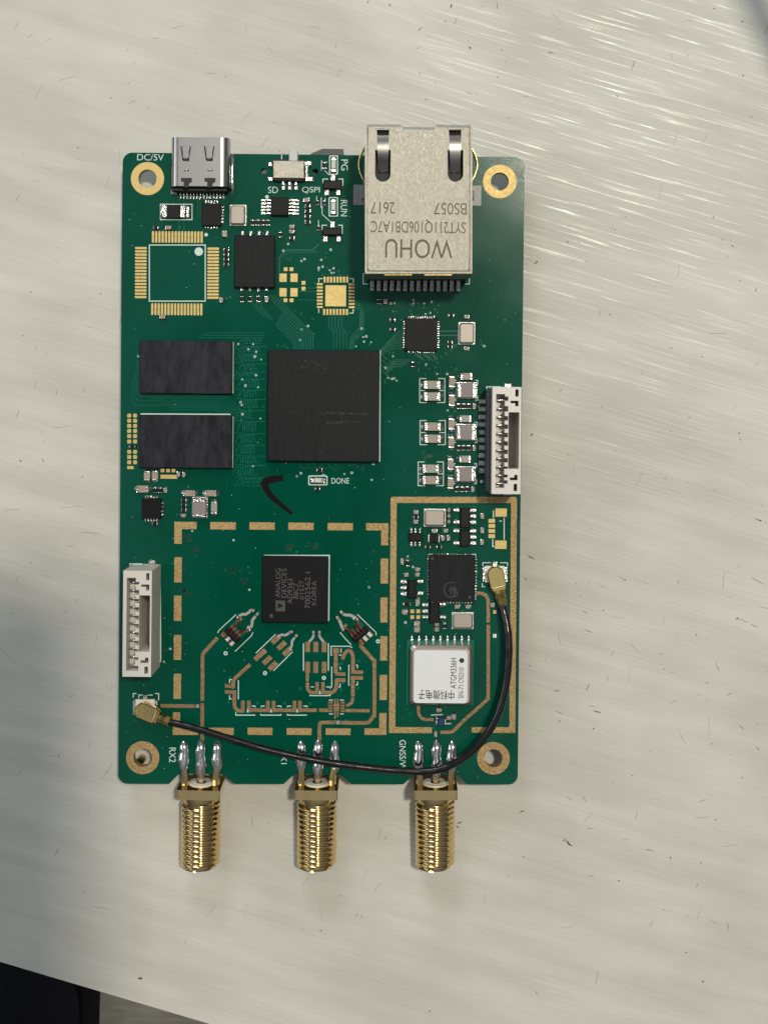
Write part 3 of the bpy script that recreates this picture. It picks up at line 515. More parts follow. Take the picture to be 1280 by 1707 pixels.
for a in [(260, 379.6, 12, 6, 0, 'r'), (281, 379.2, 14, 6.5, 0, 'c'), (374.5, 389.4, 13, 8.5, 1, 'g'), (368.7, 500, 12, 6.5, 1, 'g'), (270.8, 528.4, 13, 6.5, 0, 'c')] + [(377.6, y, 12, 6.6, 0, 'r') for y in (416.6, 424.8, 432.9, 441.2)] \
    + [(403.5, 498.4, 14, 6.6, 1, 'r'), (417, 498.4, 14, 6.6, 1, 'r'), (431.2, 498.4, 14, 6.6, 1, 'r'), (444.5, 498.4, 14, 6.6, 1, 'g')] + [(x, 371, 13, 6.6, 1, 'r') for x in (420.8, 429.6, 438.2, 446.6)] \
    + [(511, 333.2, 14, 7.5, 0, 'g')] + [(513, y, 13, 6.6, 0, 'r') for y in (343.6, 352, 361, 370)] + [(486.7, 377.5, 11, 6.6, 0, 'g'), (486.6, 386, 11, 6.6, 0, 'c'), (487, 397, 12, 7, 0, 'r'), (467.7, 391, 12, 6, 1, 'r'), (529, 338, 11, 5.5, 1, 'r'), (540.5, 338, 11, 5.5, 1, 'r'), (531, 380, 11, 5.5, 1, 'r'), (541.4, 275.5, 15, 8, 1, 'r')] \
    + [(778, 527.8, 11, 6.5, 0, 'g'), (777.6, 581, 11, 6.5, 0, 'g'), (752, 525.7, 13, 6, 0, 'r'), (654.6, 533, 12, 6.3, 0, 'r'), (654.6, 549, 12, 6.3, 0, 'r'), (632, 503, 11, 7, 1, 'r'), (642.6, 502.6, 11, 6.5, 1, 'c'), (750, 570, 11, 6, 0, 'r'), (750, 578, 11, 6, 0, 'r'), (688.6, 607.4, 12, 6, 1, 'r'), (221, 744.8, 14, 5.5, 0, 'r')] \
    + [(297.5, 790.6, 12, 5.6, 1, 'g'), (306.6, 790.6, 12, 5.6, 1, 'g'), (238, 815.4, 27, 12, 0, 'c'), (258.6, 817.3, 12, 6.3, 1, 'r'), (267, 817.3, 12, 6.3, 1, 'r'), (276, 817.3, 12, 6.3, 1, 'c'), (258.5, 872.5, 13, 6, 0, 'r'), (245.4, 793, 22, 10.6, 1, 'g'), (258.6, 793, 22, 10.6, 1, 'c'), (315.5, 822.4, 27, 10.3, 0, 'c'), (351, 822.4, 27, 10.3, 0, 'c'), (357, 846, 27, 10.6, 1, 'g'), (306.6, 834, 12, 6, 0, 'r'), (306.6, 842.2, 12, 6, 0, 'r'), (306.6, 851, 12, 6, 0, 'r'), (306, 859.6, 12, 6, 0, 'g')] \
    + [(693.4, 853.8, 11, 7, 0, 'g'), (693.4, 862, 11, 7, 0, 'r'), (693, 870, 11, 7, 0, 'g'), (724.4, 885.2, 12, 7, 0, 'g'), (742.8, 884.8, 11, 6.5, 0, 'g'), (738, 897, 12, 6.5, 1, 'g'), (747.2, 897, 12, 6.5, 1, 'g'), (748, 850.5, 9, 5, 1, 'c'), (748, 860, 9, 5, 1, 'c'), (748, 869.6, 9, 5, 1, 'c'), (803.6, 860, 13, 6.5, 1, 'g'), (803.6, 884, 13, 6.5, 1, 'g'), (803.2, 903.4, 12, 6.5, 1, 'g'), (713, 912, 12, 6, 0, 'r'), (732, 912, 12, 6, 0, 'r'), (670.2, 935.6, 14, 6, 1, 'g'), (679.6, 939, 14, 6.5, 1, 'r'), (695.8, 949.5, 11, 6.5, 0, 'g'), (695.8, 958, 11, 6.5, 0, 'g'), (677, 958.4, 11, 6.5, 0, 'g'), (678.4, 1007, 16, 6, 0, 'r'), (696, 1003.5, 16, 7.5, 1, 'g'), (674.8, 1020.6, 12, 8.5, 0, 'g'), (695.2, 1040, 13, 9, 0, 'g'), (695.2, 1050, 13, 9, 0, 'g'), (727.8, 1041, 10, 7, 0, 'c'), (727.8, 1049.6, 10, 7, 0, 'c'), (741, 1043.5, 13, 6, 1, 'r'), (762, 1011.4, 12, 6.5, 0, 'g'), (780.4, 1011.4, 12, 6.5, 0, 'g'), (820.6, 1009, 11, 7, 0, 'g')] \
    + [(533, 783.4, 13, 7, 0, 'r'), (529.5, 814.8, 12, 6.5, 0, 'r'), (731.6, 1184, 10, 9, 1, 'g'), (756.5, 1195, 14, 7, 1, 'g'), (748, 1197, 12, 6, 0, 'g'), (726, 1224, 13, 5, 1, 'g'), (329.5, 1177.5, 10, 5.5, 0, 'g'), (563.5, 1204.8, 12, 6, 0, 'g'), (422, 1018, 9, 4.5, 0, 'g', None, rad(45)), (429, 1024, 9, 4.5, 0, 'g', None, rad(50)), (486, 1053.5, 9, 4.5, 0, 'g', None, rad(42)), (494, 1060, 9, 4.5, 0, 'g', None, rad(48)), (522.5, 1054, 9, 4.5, 1, 'g'), (532.5, 1054, 9, 4.5, 1, 'g'), (569, 1021, 9, 5, 0, 'g', None, rad(-50)), (562.5, 1030, 9, 5, 0, 'g', None, rad(-50))]: passive(*a)
for cx, ys in ((720.2, (641.6, 661)), (721.2, (711.2, 731.4)), (717.8, (781.4, 800.6))):
    for y in ys: passive(cx, y, 37, 14, 0, 'g' if (cx + y) % 2 > 1 else 'c', .10, fil=.14)
for x, y in ((753.2, 636), (753, 667), (752.4, 706.5), (752.2, 737), (751, 773.4), (751, 805)): passive(x, y, 26, 10.4, 1, 'c', .075, fil=.13)
for x, y in ((777.2, 627.4), (775.8, 698), (775, 765.4)): passive(x, y, 27, 11.5, 0, 'g', .085, fil=.14)
for x0, y in ((764.7, 677), (764.5, 746.6), (762.2, 815.5)):
    for k in range(3): passive(x0 + 8.5 * k, y, 12, 6.4, 1, 'r')
    passive(x0 + 25.7, y, 12, 5.6, 1, 'g')
def inductor(x, y, l, w, ori=0, h=.12):
    mb = MB(); a, b = Ln(l, h) / 2, Ln(w, h) / 2
    mb.box(-a + .035, -b, a - .035, b, .005, h, .01, 0); mb.box(-a, -b + .004, -a + .06, b - .004, .004, h + .004, .012, 1); mb.box(a - .06, -b + .004, a, b - .004, .004, h + .004, .012, 1); mb.box(-a - .02, -b - .012, a + .02, b + .012, .0015, .012, .004, 1)
    return part('power_inductor', mb, B, (*P(x, y, h), 0), TILT + (math.pi / 2 if ori else 0), ['ferrite', 'tin'])
inductor(778, 650.5, 31, 25); inductor(776.8, 720.6, 31, 25.5); inductor(775.6, 791, 31, 24); inductor(332, 846.7, 32, 24, 1)
# fuse next to the power port
mb = MB(); mb.box(-.12, -.105, .12, .105, .004, .075, .006, 0); mb.box(-.185, -.10, -.10, .10, .003, .08, .012, 1); mb.box(.10, -.10, .185, .10, .003, .08, .012, 1); mb.box(.185, -.09, .245, .09, .002, .03, .012, 1); mb.box(-.215, -.09, -.185, .09, .002, .03, .01, 1)
part('fuse', mb, B, (*P(291, 353.4), 0), TILT, ['black', 'tin'])
# blue capacitor below the satellite module
mb = MB(); mb.cen(0, 0, .10, .13, .003, .07, .012, 0); mb.cen(-.075, -.02, .05, .06, .002, .05, .012, 1); mb.cen(-.07, .05, .04, .05, .002, .04, .012, 1); part('blue_filter', mb, B, (*P(735.5, 1201.5), 0), TILT, ['blue', 'tin'])
# crystals
def crystal(x0, y0, x1, y1, h=.09):
    mb = MB(); w, l = Ln(x1 - x0, h), Ln(y1 - y0, h); mb.cen(0, 0, w + .03, l + .03, .004, .035, .004, 1)
    r = .03; o = rrect(-w / 2, -l / 2, w / 2, l / 2, r, 4); i = rrect(-w / 2 + .022, -l / 2 + .022, w / 2 - .022, l / 2 - .022, r * .7, 4); n = len(o)
    mb.plate(o, [], .035, h - .015, 0); mb.add([(a, b, h - .015) for a, b in o] + [(a, b, h) for a, b in i], [(k, (k + 1) % n, n + (k + 1) % n, n + k) for k in range(n)] + [tuple(range(n, 2 * n))], 0)
    return part('crystal', mb, B, (*P((x0 + x1) / 2, (y0 + y1) / 2, h), 0), TILT, ['can', 'tin_dull'])
crystal(384, 342, 409, 374); crystal(765.6, 538, 790.5, 572.5); crystal(708, 850, 741.5, 877); crystal(754.5, 1023, 788, 1048)
mb = MB(); mb.cen(0, 0, .185, .13, .004, .07, .012, 0); mb.cen(-.08, 0, .03, .125, .003, .074, .01, 1); mb.cen(.08, 0, .03, .125, .003, .074, .01, 1); part('power_inductor', mb, B, (*P(722.8, 897), 0), TILT, ['chip', 'tin_dull'])

# ---- chips
def chip(name, x0, y0, x1, y1, h, key='chip', z0=.012, c=.008, rz=TILT, **pr):
    mb = MB(); mb.cen(0, 0, Ln(x1 - x0, h), Ln(y1 - y0, h), z0, h, c); return part(name, mb, B, (*P((x0 + x1) / 2, (y0 + y1) / 2, h), 0), rz, [key], **pr)
def edge_pins(o, x0, y0, x1, y1, sides, n, l, w, z=.012, out=.6, key='tin'):
    mb = MB(); cx, cy = P((x0 + x1) / 2, (y0 + y1) / 2)
    for s_ in sides:
        for i in range(n if isinstance(n, int) else n[s_]):
            nn = n if isinstance(n, int) else n[s_]; u = (i + .5) / nn
            if s_ in 'tb': px = x0 + 4 + (x1 - x0 - 8) * u; py = y0 - l * (out - .5) if s_ == 't' else y1 + l * (out - .5); ww, hh = w, l
            else: py = y0 + 4 + (y1 - y0 - 8) * u; px = x0 - l * (out - .5) if s_ == 'l' else x1 + l * (out - .5); ww, hh = l, w
            a, b = P(px, py); mb.cen(a - cx, b - cy, ww / K, hh / K, .001, z, .004)
    return part('pins', mb, o, (cx, cy, 0), TILT, [key], kind='stuff')
fp = chip('processor_chip', 446.3, 583.6, 632.3, 769.2, .15, 'chip', .05, .01, label='largest square black chip in the middle of the board')
mb = MB()
fz = .15
mb = MB()
for k in range(130):
    if k < 46: x = random.uniform(535, 612); y = 688 + (x - 535) * .03 + random.gauss(0, 1.0)
    elif k < 80: x = random.uniform(540, 600); y = 704 + random.gauss(0, 1.2)
    elif k < 105: x = random.uniform(498, 545); y = random.uniform(596, 616)
    else: x = random.uniform(450, 628); y = random.uniform(588, 765)
    a, b = P(x, y, fz); l = random.uniform(.008, .035); t_ = random.gauss(0, .5); mb.ribbon([(a - l * math.cos(t_), b - l * math.sin(t_)), (a, b), (a + l * math.cos(t_), b + l * math.sin(t_))], [.002, .006, .002], fz + .0005, fz + .0015)
part('scuffs', mb, fp, (0, 0, 0), 0, ['etch_dim'], kind='stuff')
m1 = chip('memory_chip', 232.6, 568, 387.6, 656, .11, 'memory', .035, .008); m2 = chip('memory_chip', 232, 692, 387.2, 780, .11, 'memory', .035, .008)
fc = chip('flash_chip', 391, 392, 458, 479, .12, 'chip', .02, .012)
for x in (403.6, 417.2, 431.2, 444.6):
    for y in (389, 481.5):
        mb = MB(); mb.cen(0, 0, 5 / K, 8 / K, .002, .03, .008); part('lead', mb, fc, (*P(x + (1.2 if y < 400 else 0), y), 0), TILT, ['tin'])
rc = chip('radio_chip', 437.6, 927.4, 547, 1038, .12, 'radio', .03, .008)
for a in (('ANALOG', 463.6, 971.8, 48, 8), ('DEVICES', 473.6, 971.8, 48, 8), ('AD9363', 483.6, 985.6, 41, 8), ('BBCZ', 493.5, 984.6, 26, 8), ('#1527', 503.2, 984, 32, 8), ('7002562.1', 513, 984, 60, 8.5), ('KOREA', 523.6, 988.5, 40, 7.5)):
    lettering(a[0], a[1], a[2], a[3], a[4], 90 - .5, 'etch', rc, .12, 'marking', -.02)
mb = MB()
mb.plate([P(*p, .12) for p in ((459.6, 1001), (475.6, 1001), (475.6, 1019), (459.6, 1019))], [[P(*p, .12) for p in ((463.5, 1005), (463.5, 1014.5), (472.5, 1009.8))][::-1]], .1235, .1245)
part('logo', mb, rc, (0, 0, 0), 0, ['etch_dim'])
mb = MB(); mb.plate(circle(0, 0, 3 / K, 14), [], .1205, .122); part('pin_mark', mb, rc, (*P(452.5, 1026.5, .12), 0), 0, ['etch_dim'])
ph = chip('network_chip', 675.4, 530.4, 728.8, 584.8, .09, 'chip'); edge_pins(ph, 675.4, 530.4, 728.8, 584.8, 'tblr', 12, 6, 1.9)
ec = chip('wireless_chip', 714.6, 925.4, 792, 1003, .09, 'chip'); edge_pins(ec, 714.6, 925.4, 792, 1003, 'tblr', 14, 4.6, 2.2)
mb = MB()                                        # round emblem with swooshes
lc = P(752.5, 983, .09)
def ringarc(mb, r0, a0, a1, w0, w1, cx=0, cy=0, n=14):
    mb.ribbon([(cx + r0 / K * math.cos(rad(a0 + (a1 - a0) * k / n)), cy + r0 / K * math.sin(rad(a0 + (a1 - a0) * k / n))) for k in range(n + 1)], [(w0 + (w1 - w0) * k / n) / K for k in range(n + 1)], 0.0905, 0.0925)
ringarc(mb, 12.5, 60, 330, 1.0, 1.6); ringarc(mb, 10, -35, 70, 1.4, 2.2, -.05, -.05); ringarc(mb, 15, -20, 45, 1.2, 2.2, -.06, -.06); ringarc(mb, 5, -50, 80, 1.4, 2.0, -.05, -.04)
part('logo', mb, ec, (*lc, 0), 0, ['etch_dim'])
for x, y in ((720.5, 931), (782.6, 995.6)):
    mb = MB(); mb.plate(circle(0, 0, 2.2 / K, 12), [], .0905, .092); part('pin_mark', mb, ec, (*P(x, y, .09), 0), 0, ['etch_dim'])
q = chip('power_chip', 337, 338.5, 369, 376, .09, 'chip'); edge_pins(q, 337, 338.5, 369, 376, 'tbr', {'t': 5, 'b': 5, 'r': 6}, 8, 2.6)
q = chip('power_chip', 236.8, 831, 268.8, 864.6, .09, 'radio'); edge_pins(q, 236.8, 831, 268.8, 864.6, 'tbr', {'t': 5, 'b': 5, 'r': 4}, 8, 3)
q = chip('translator_chip', 452, 328.5, 481.4, 358.8, .10, 'chip')
lme = MB(); lme.box(-.085, -.016, .02, .016, .002, .014, .004); lme.box(.0, -.016, .08, .016, .01, .045, .004); lme = lme.mesh('lead', ['tin'])
for i in range(5):
    y = 333.8 + 5.5 * i; part('lead', lme, q, (*P(444.5, y), 0), TILT); part('lead', lme, q, (*P(489.5, y + .4), 0), TILT + math.pi)
def sot(x0, y0, x1, y1, leads, h=.10, key='black', lw=8, ll=11):
    o = chip('transistor', x0, y0, x1, y1, h, key, .012, .014)
    for (x, y) in leads:
        vert = not (x0 - 2 <= x <= x1 + 2) ; mb = MB(); mb.cen(0, 0, (ll if vert else lw) / K, (lw if vert else ll) / K, .002, .03, .010); part('lead', mb, o, (*P(x, y), 0), TILT, ['tin'])
    return o
sot(539, 301, 569.6, 315, [(555, 296.5), (544.8, 320.5), (564, 320.5)]); sot(537.6, 379.8, 569, 391.8, [(554.4, 374.6), (542.6, 398), (564.6, 398)])
sot(681.5, 889, 703.8, 902.6, [(685.6, 884.5), (692.5, 884.5), (700, 884.5), (685.6, 906), (692, 906), (699.5, 906)], .09, 'black', 3.6, 10)
sot(767.4, 847.4, 783.4, 880, [(788.5, 850.5), (788.5, 860.3), (788.5, 870.3), (760.5, 850), (760.5, 870)], .10, 'black', 6.2, 11); sot(767.2, 883.4, 783, 911, [(788.5, 884.8), (788.5, 895), (788.5, 905.4), (760.5, 884.5), (760.5, 905)], .10, 'black', 6.2, 11)
sot(680.4, 967.4, 693.4, 997.4, [(673, 969.5), (673, 979.6), (673, 989.8), (700.5, 969), (700.5, 988.8)], .10, 'black', 6, 11); sot(716.4, 1005, 732, 1038.8, [(709, 1008), (709, 1018.6), (709, 1028.6), (738, 1007), (738, 1028.4)], .10, 'black', 5.6, 11)
for x, y, r in ((556.2, 275.5, 1), (555.8, 345, 1), (530, 800.8, 0)):   # status lights
    mb = MB(); mb.cen(0, 0, .19, .075, .004, .03, .004, 1); mb.cen(0, 0, .12, .07, .02, .05, .012, 0); mb.cen(-.09, 0, .06, .085, .003, .04, .01, 2); mb.cen(.09, 0, .06, .085, .003, .04, .01, 2)
    part('status_light', mb, B, (*P(x, y), 0), TILT + (math.pi / 2 if r else 0), ['led', 'plastic', 'tin'])
# baluns: small wound transformers
def balun(x, y, a):
    mb = MB(); mb.cen(0, 0, .30, .26, .004, .02, .004, 0)
    o = part('balun', mb, B, (*P(x, y), 0), rad(a), ['mask_trace'], label='small wound transformer with red wire, set diagonally')
    c, s_ = math.cos(rad(a)), math.sin(rad(a)); bx, by = P(x, y)
    def sub(nm, mb, u, v, mats): part(nm, mb, o, (bx + c * u - s_ * v, by + s_ * u + c * v, 0), rad(a), mats)
    for u in (-.165, .165):
        for v in (-.095, 0, .095):
            if u > 0 and v == 0: continue
            k = MB(); k.cen(0, 0, .10, .07, .003, .035, .012); sub('terminal', k, u, v, ['copper' if (v > 0) else 'tin_dull'])
    k = MB(); k.cen(0, 0, .10, .27, .02, .13, .02); sub('ferrite_core', k, -.06, 0, ['black']); k = MB(); k.cen(0, 0, .09, .17, .02, .09, .015); sub('ferrite_core', k, .13, 0, ['mask'])
    for j in range(4):
        v = -.09 + .06 * j; k = MB(); k.tube([(-.08 + .02 * (j % 2), v, .02), (-.07, v + .01, .12 + .01 * (j % 2)), (.01, v + .02, .15), (.08, v + .015 * (-1) ** j, .10), (.10, v, .02)], .012, 6); sub('winding', k, .01, 0, ['wire'])
    for j, (p0, p1) in enumerate((((.06, .05), (.18, .10)), ((.05, -.06), (.18, -.10)), ((-.05, .06), (-.17, .10)))):
        k = MB(); k.tube([(p0[0], p0[1], .09), ((p0[0] + p1[0]) / 2, p1[1], .10), (p1[0], p1[1], .03)], .011, 6); sub('winding', k, 0, 0, ['wire'])
balun(393.5, 1052.5, 43); balun(597, 1051, 133)
for x, y in ((397, 1029.5), (416.5, 1049), (591, 1033), (572.5, 1049.5)):
    mb = MB(); mb.tube([(-.035, 0, .01), (-.02, 0, .02), (0, 0, .024), (.02, 0, .02), (.035, 0, .01)], [.004, .026, .034, .026, .004], 10); part('solder_joint', mb, B, (*P(x, y), 0), rad(45), ['solder'])
# hand-drawn marker tick
mb = MB(); q = smoothpath([(472.5, 796.5, 0), (460, 798.2, 0), (447, 800.6, 0), (442, 803.5, 0), (441.5, 809, 0), (448.5, 822, 0), (458, 832.5, 0), (470, 842.5, 0), (486.8, 856.5, 0)], 5); n = len(q)
mb.ribbon([P(p[0], p[1]) for p in q], [(10.5 if i < 6 else 12 - 6.5 * max(0, (i - n * .45) / (n * .55))) / K for i in range(n)], .0008, .0032); part('marker_tick', mb, B, (0, 0, 0), 0, ['marker'], label='hand-drawn black marker tick')

# ---- satellite module
h = .05; gx, gy = P(733.4, 1121, h)
mb = MB(); mb.cen(0, 0, Ln(113, h), Ln(109, h), .006, h, .003); gm = part('satellite_module', mb, B, (gx, gy, 0), TILT, ['mask_trace'])
h = .24; mb = MB(); w2, l2 = Ln(102.5, h) / 2, Ln(98.5, h) / 2
o_ = rrect(-w2, -l2, w2, l2, .05, 5); i_ = rrect(-w2 + .035, -l2 + .035, w2 - .035, l2 - .035, .05, 5); n = len(o_)
mb.plate(o_, [], .05, h - .03); mb.add([(a, b, h - .03) for a, b in o_] + [(a, b, h) for a, b in i_], [(k, (k + 1) % n, n + (k + 1) % n, n + k) for k in range(n)] + [tuple(range(n, 2 * n))], 0)
part('shield_can', mb, gm, (*P(735, 1126.3, h), 0), TILT, ['module_can'])
mb = MB(); mb.plate(rrect(-Ln(44.6, h), -Ln(44, h), Ln(44.6, h), Ln(44, h), .05, 5), [], h + .001, h + .006); part('paper_label', mb, gm, (*P(734.3, 1128, h), 0), TILT, ['label'])
h2 = h + .004
lettering('ATGM336H', 755.6, 1122.4, 51, 9.6, 90 - .5, 'ink', gm, h2, 'label_text', 0); lettering('5N-71', 768.2, 1153, 22, 8.6, 90 - .5, 'ink', gm, h2, 'label_text', 0); lettering('C92310', 768.6, 1125.6, 26, 8.4, 90 - .5, 'ink', gm, h2, 'label_text', 0)
lettering('\u4e2d\u79d1\u5fae\u7535\u5b50', 727, 1158.2, 60, 16, 180 - .5, 'ink', gm, h2, 'label_text', .006)
mb = MB(); mb.plate(circle(0, 0, 4.1 / K, 20), [], h2 + .0025, h2 + .0035); part('label_dot', mb, gm, (*P(769.4, 1101, h2), 0), 0, ['ink'])
pm = MB(); pm.tube([(0, -.085, .035), (0, -.04, .05), (0, 0, .05), (0, .04, .035), (0, .075, .012)], [.022, .027, .025, .03, .015], 10); pm = pm.mesh('solder_joint', ['solder'])
for x in (686.6, 698.4, 710.3, 722, 733.8, 745.7, 757.6, 769.4, 781): part('solder_joint', pm, gm, (*P(x, 1066), 0), TILT)

# ---- usb-c port
mb = MB(); h = .32; ux, uy = P(333.2, 269.5, h); a, Lh = Ln(97.8, h) / 2, Ln(81.5, h) / 2
prof = rrect(-a, .0, a, h, .125, 8); n = len(prof); inn = rrect(-a + .025, .025, a - .025, h - .025, .105, 8)
mb.add([(x, Lh, z) for x, z in prof] + [(x, -Lh, z) for x, z in prof], [(k, (k + 1) % n, n + (k + 1) % n, n + k) for k in range(n)], 0, False)
mb.add([(x, Lh, z) for x, z in prof] + [(x, Lh, z) for x, z in inn] + [(x, -Lh * .4, z) for x, z in inn], [(k, n + k, n + (k + 1) % n, (k + 1) % n) for k in range(n)] + [(n + k, 2 * n + k, 2 * n + (k + 1) % n, n + (k + 1) % n) for k in range(n)] + [tuple(range(2 * n, 3 * n))], 0)
mb.add([(x, -Lh, z) for x, z in prof], [tuple(range(n))], 1)
us = part('usb_port', mb, B, (ux, uy, 0), TILT, ['steel', 'dark'])
def usub(nm, mb, px, py, z, mats): return part(nm, mb, us, (*P(px, py, z), 0), TILT, mats)
for px in (310, 349.2):
    for x0, x1, x2, x3 in ((-9, -6.6, -3.2, -5.6), (8.6, 6.2, 3, 5.4)):
        mb = MB(); pts = [(x0 / K, 13 / K), (x1 / K, 13 / K), (x2 / K, -10 / K), (x3 / K, -10 / K)]; mb.plate(pts if x0 < 0 else pts[::-1], [], h - .01, h + .0012); usub('slot', mb, px, 257, h, ['dark'])
    mb = MB(); mb.cen(0, 0, 10 / K, 4.5 / K, h - .01, h + .0012); usub('slot', mb, px + .6, 266.4, h, ['dark'])
    mb = MB(); mb.cen(0, 0, 10 / K, 19 / K, h, h + .006, .003); usub('latch_tongue', mb, px + .3, 253.4, h, ['steel'])
    mb = MB(); mb.tube([(-.05, 0, h - .012), (-.025, 0, h), (.025, 0, h), (.05, 0, h - .012)], [.002, .017, .017, .002], 8); usub('dimple', mb, px + 1, 283.8, h, ['steel'])
    mb = MB(); mb.plate([(-9 / K, 2.4 / K), (9 / K, 2.4 / K), (9 / K, -4 / K), (5 / K, -6.6 / K), (3 / K, -13 / K), (-4.5 / K, -13 / K), (-4.5 / K, -4 / K), (-9 / K, -4 / K)][::-1], [], h - .02, h + .0015); usub('slot', mb, px + 1.2, 299, h, ['dark'])
pm = MB(); pm.box(-.012, -.03, .012, .10, .002, .05, .004); pm.box(-.014, -.085, .014, -.03, .002, .02, .005); pm = pm.mesh('pin', ['tin'])
for i in range(14): part('pin', pm, us, (*P(302 + 5.5 * i, 323), 0), TILT)
mb = MB(); mb.cen(0, 0, .86, .16, .004, .20, .01); usub('rear_body', mb, 335.5, 313.5, 0, ['dark'])
mb = MB(); mb.tube([(0, .30, .01), (.0, .22, .03), (0, .05, .025), (0, -.1, .035), (0, -.22, .03), (0, -.32, .01)], [.008, .034, .022, .026, .04, .008], 10); usub('solder_joint', mb, 387.6, 290, 0, ['solder'])
mb = MB(); mb.cen(0, 0, .10, .08, .004, .05, .015); usub('shell_leg', mb, 291, 321, 0, ['tin_dull'])

# ---- slide switch
h = .14; mb = MB(); mb.cen(0, 0, Ln(52.5, h), Ln(30, h), .03, h, .012); sw = part('slide_switch', mb, B, (*P(481.4, 282.5, h), 0), TILT, ['shell'])
mb = MB(); mb.cen(0, 0, Ln(49, .1), Ln(36, .1), .006, .10, .006); part('switch_base', mb, sw, (*P(482, 283.5, .1), 0), TILT, ['dark'])
mb = MB(); mb.cen(0, 0, Ln(14.5, .12), Ln(20, .12), .04, .12, .012); part('slider', mb, sw, (*P(489, 260.5, .12), 0), TILT, ['plastic_grey'])
pm = MB(); pm.cen(0, .02, .05, .11, .004, .05, .012); pm.cen(0, -.06, .055, .07, .002, .02, .006); pm = pm.mesh('pin', ['tin'])
for x in (472.8, 483.4, 494): part('pin', pm, sw, (*P(x, 306.5), 0), TILT)
for x, y, w_, l_ in ((513, 273, 14, 8), (511.5, 286, 5, 20), (515.5, 299, 14, 9), (451, 274.5, 7, 8), (451.5, 299, 9, 8)):
    mb = MB(); mb.cen(0, 0, w_ / K, l_ / K, .002, .04, .012); part('side_tab', mb, sw, (*P(x, y), 0), TILT, ['tin'])
# memory card socket peeping out under the top edge
mb = MB(); mb.plate([P(x, y, -.2) for x, y in ((512, 262), (521, 255.6), (538, 248.6), (572.6, 249), (573.4, 262), (573.4, 330), (512, 330))], [], -.31, -.165); part('card_socket', mb, B, (0, 0, 0), 0, ['socket'])

# ---- ethernet jack
h = 1.35
def Q(px, py): return P(px, py, h)
c0 = Q(697, 331); 
jo = [(607.6, 452), (606.6, 280), (608.8, 208), (611, 206), (669, 206.2), (670.5, 210.2), (725, 211), (726.5, 206.6), (785, 207.3), (787.3, 209.4), (787.4, 452), (784, 456.8), (611, 456.8)]
def L2(p): x, y = Q(*p); return (x - c0[0], y - c0[1])
def slot(x0, x1, y0, y1): return [L2((x0, y0)), L2((x1, y0))] + [L2((x1, y1 - 13))] + [L2((x0 + (x1 - x0) / 2 + (x1 - x0) / 2 * math.cos(rad(t_)), y1 - 13 + 13 * math.sin(rad(t_)))) for t_ in range(15, 180, 15)] + [L2((x0, y1 - 13))]
mb = MB(); outer = [L2(p) for p in jo]
mb.plate(outer, [slot(625.2, 651, 213, 303), slot(746, 771.8, 213.6, 303)], h - .035, h)
nj = len(outer); cxj = sum(p[0] for p in outer) / nj; sc_ = lambda p, d: (p[0] * (1 - d / .85), p[1] * (1 - d / 1.17))
rings = [(0, h - .10), (.004, h - .05), (.02, h - .015), (.055, h)]
rv = [(*sc_(p, d), z) for d, z in rings for p in outer]
mb.v = []; mb.f = []; mb.m = []; mb.s = []
mb.plate([sc_(p, .055) for p in outer], [slot(625.2, 651, 214.5, 303), slot(746, 771.8, 215, 303)], h - .035, h)
mb.add(rv, [(r_ * nj + k, r_ * nj + (k + 1) % nj, (r_ + 1) * nj + (k + 1) % nj, (r_ + 1) * nj + k) if (lambda a: a > 0)(sum(outer[i][0] * outer[(i + 1) % nj][1] - outer[(i + 1) % nj][0] * outer[i][1] for i in range(nj))) else (r_ * nj + (k + 1) % nj, r_ * nj + k, (r_ + 1) * nj + k, (r_ + 1) * nj + (k + 1) % nj) for r_ in range(3) for k in range(nj)], 0)
jk = part('ethernet_jack', mb, B, (*c0, 0), 0, ['shell'])
fx0, fy0 = L2((608.4, 207)); fx1, fy1 = L2((787, 456))
mb = MB(); mb.box(fx0, fy1, fx0 + .03, fy0, .01, h - .001); mb.box(fx1 - .03, fy1, fx1, fy0, .01, h - .001); mb.box(fx0 + .03, fy1, fx1 - .03, fy1 + .03, .45, h - .001); part('side_walls', mb, jk, (*c0, 0), 0, ['shell'])
mb = MB(); mb.box(fx0 + .04, fy1 + .04, fx1 - .04, fy0 - .35, .02, h - .16); part('inner_body', mb, jk, (*c0, 0), 0, ['dark'])
mb = MB(); mb.box(fx0 + .03, fy1 + .005, fx1 - .03, fy1 + .10, .02, .45); part('rear_skirt', mb, jk, (*c0, 0), 0, ['dark'])
for x in (638.4, 758.8):
    mb = MB(); n = 12; wv = Ln(9.3, h); vs = []
    for k in range(n + 1):
        u = k / n; y = L2((0, 214 + 73 * u))[1]; z = h - .035 - .13 * (1.75 * u - .75) ** 2; ww = wv * (1.12 - .25 * u)
        xx = L2((x, 0))[0]; vs += [(xx - ww, y, z), (xx + ww, y, z)]
    mb.add(vs, [(2 * k, 2 * k + 1, 2 * k + 3, 2 * k + 2)[::-1] for k in range(n)], 0, True); part('spring_finger', mb, jk, (*c0, 0), 0, ['spring'])
for sgn, x in ((-1, 607), (1, 787)):
    mb = MB(); xx = L2((x, 0))[0]; pts = []
    for k in range(9):
        u = k / 8; yy_ = L2((0, 241 + 58 * u))[1]; pts.append((xx + sgn * .085 * math.sin(math.pi * u) + sgn * .004, yy_))
    mb.ribbon(pts, .009, h - .50, h - .20); part('side_spring', mb, jk, (*c0, 0), 0, ['brass_pale'])
for x0, x1 in ((640, 687), (706.5, 753.5)):
    mb = MB(); p, q = L2((x0, 456.4)), L2((x1, 459.6)); mb.box(p[0], q[1], q[0], p[1], h - .05, h - .012, .006); part('shell_tab', mb, jk, (*c0, 0), 0, ['brass_pale'])
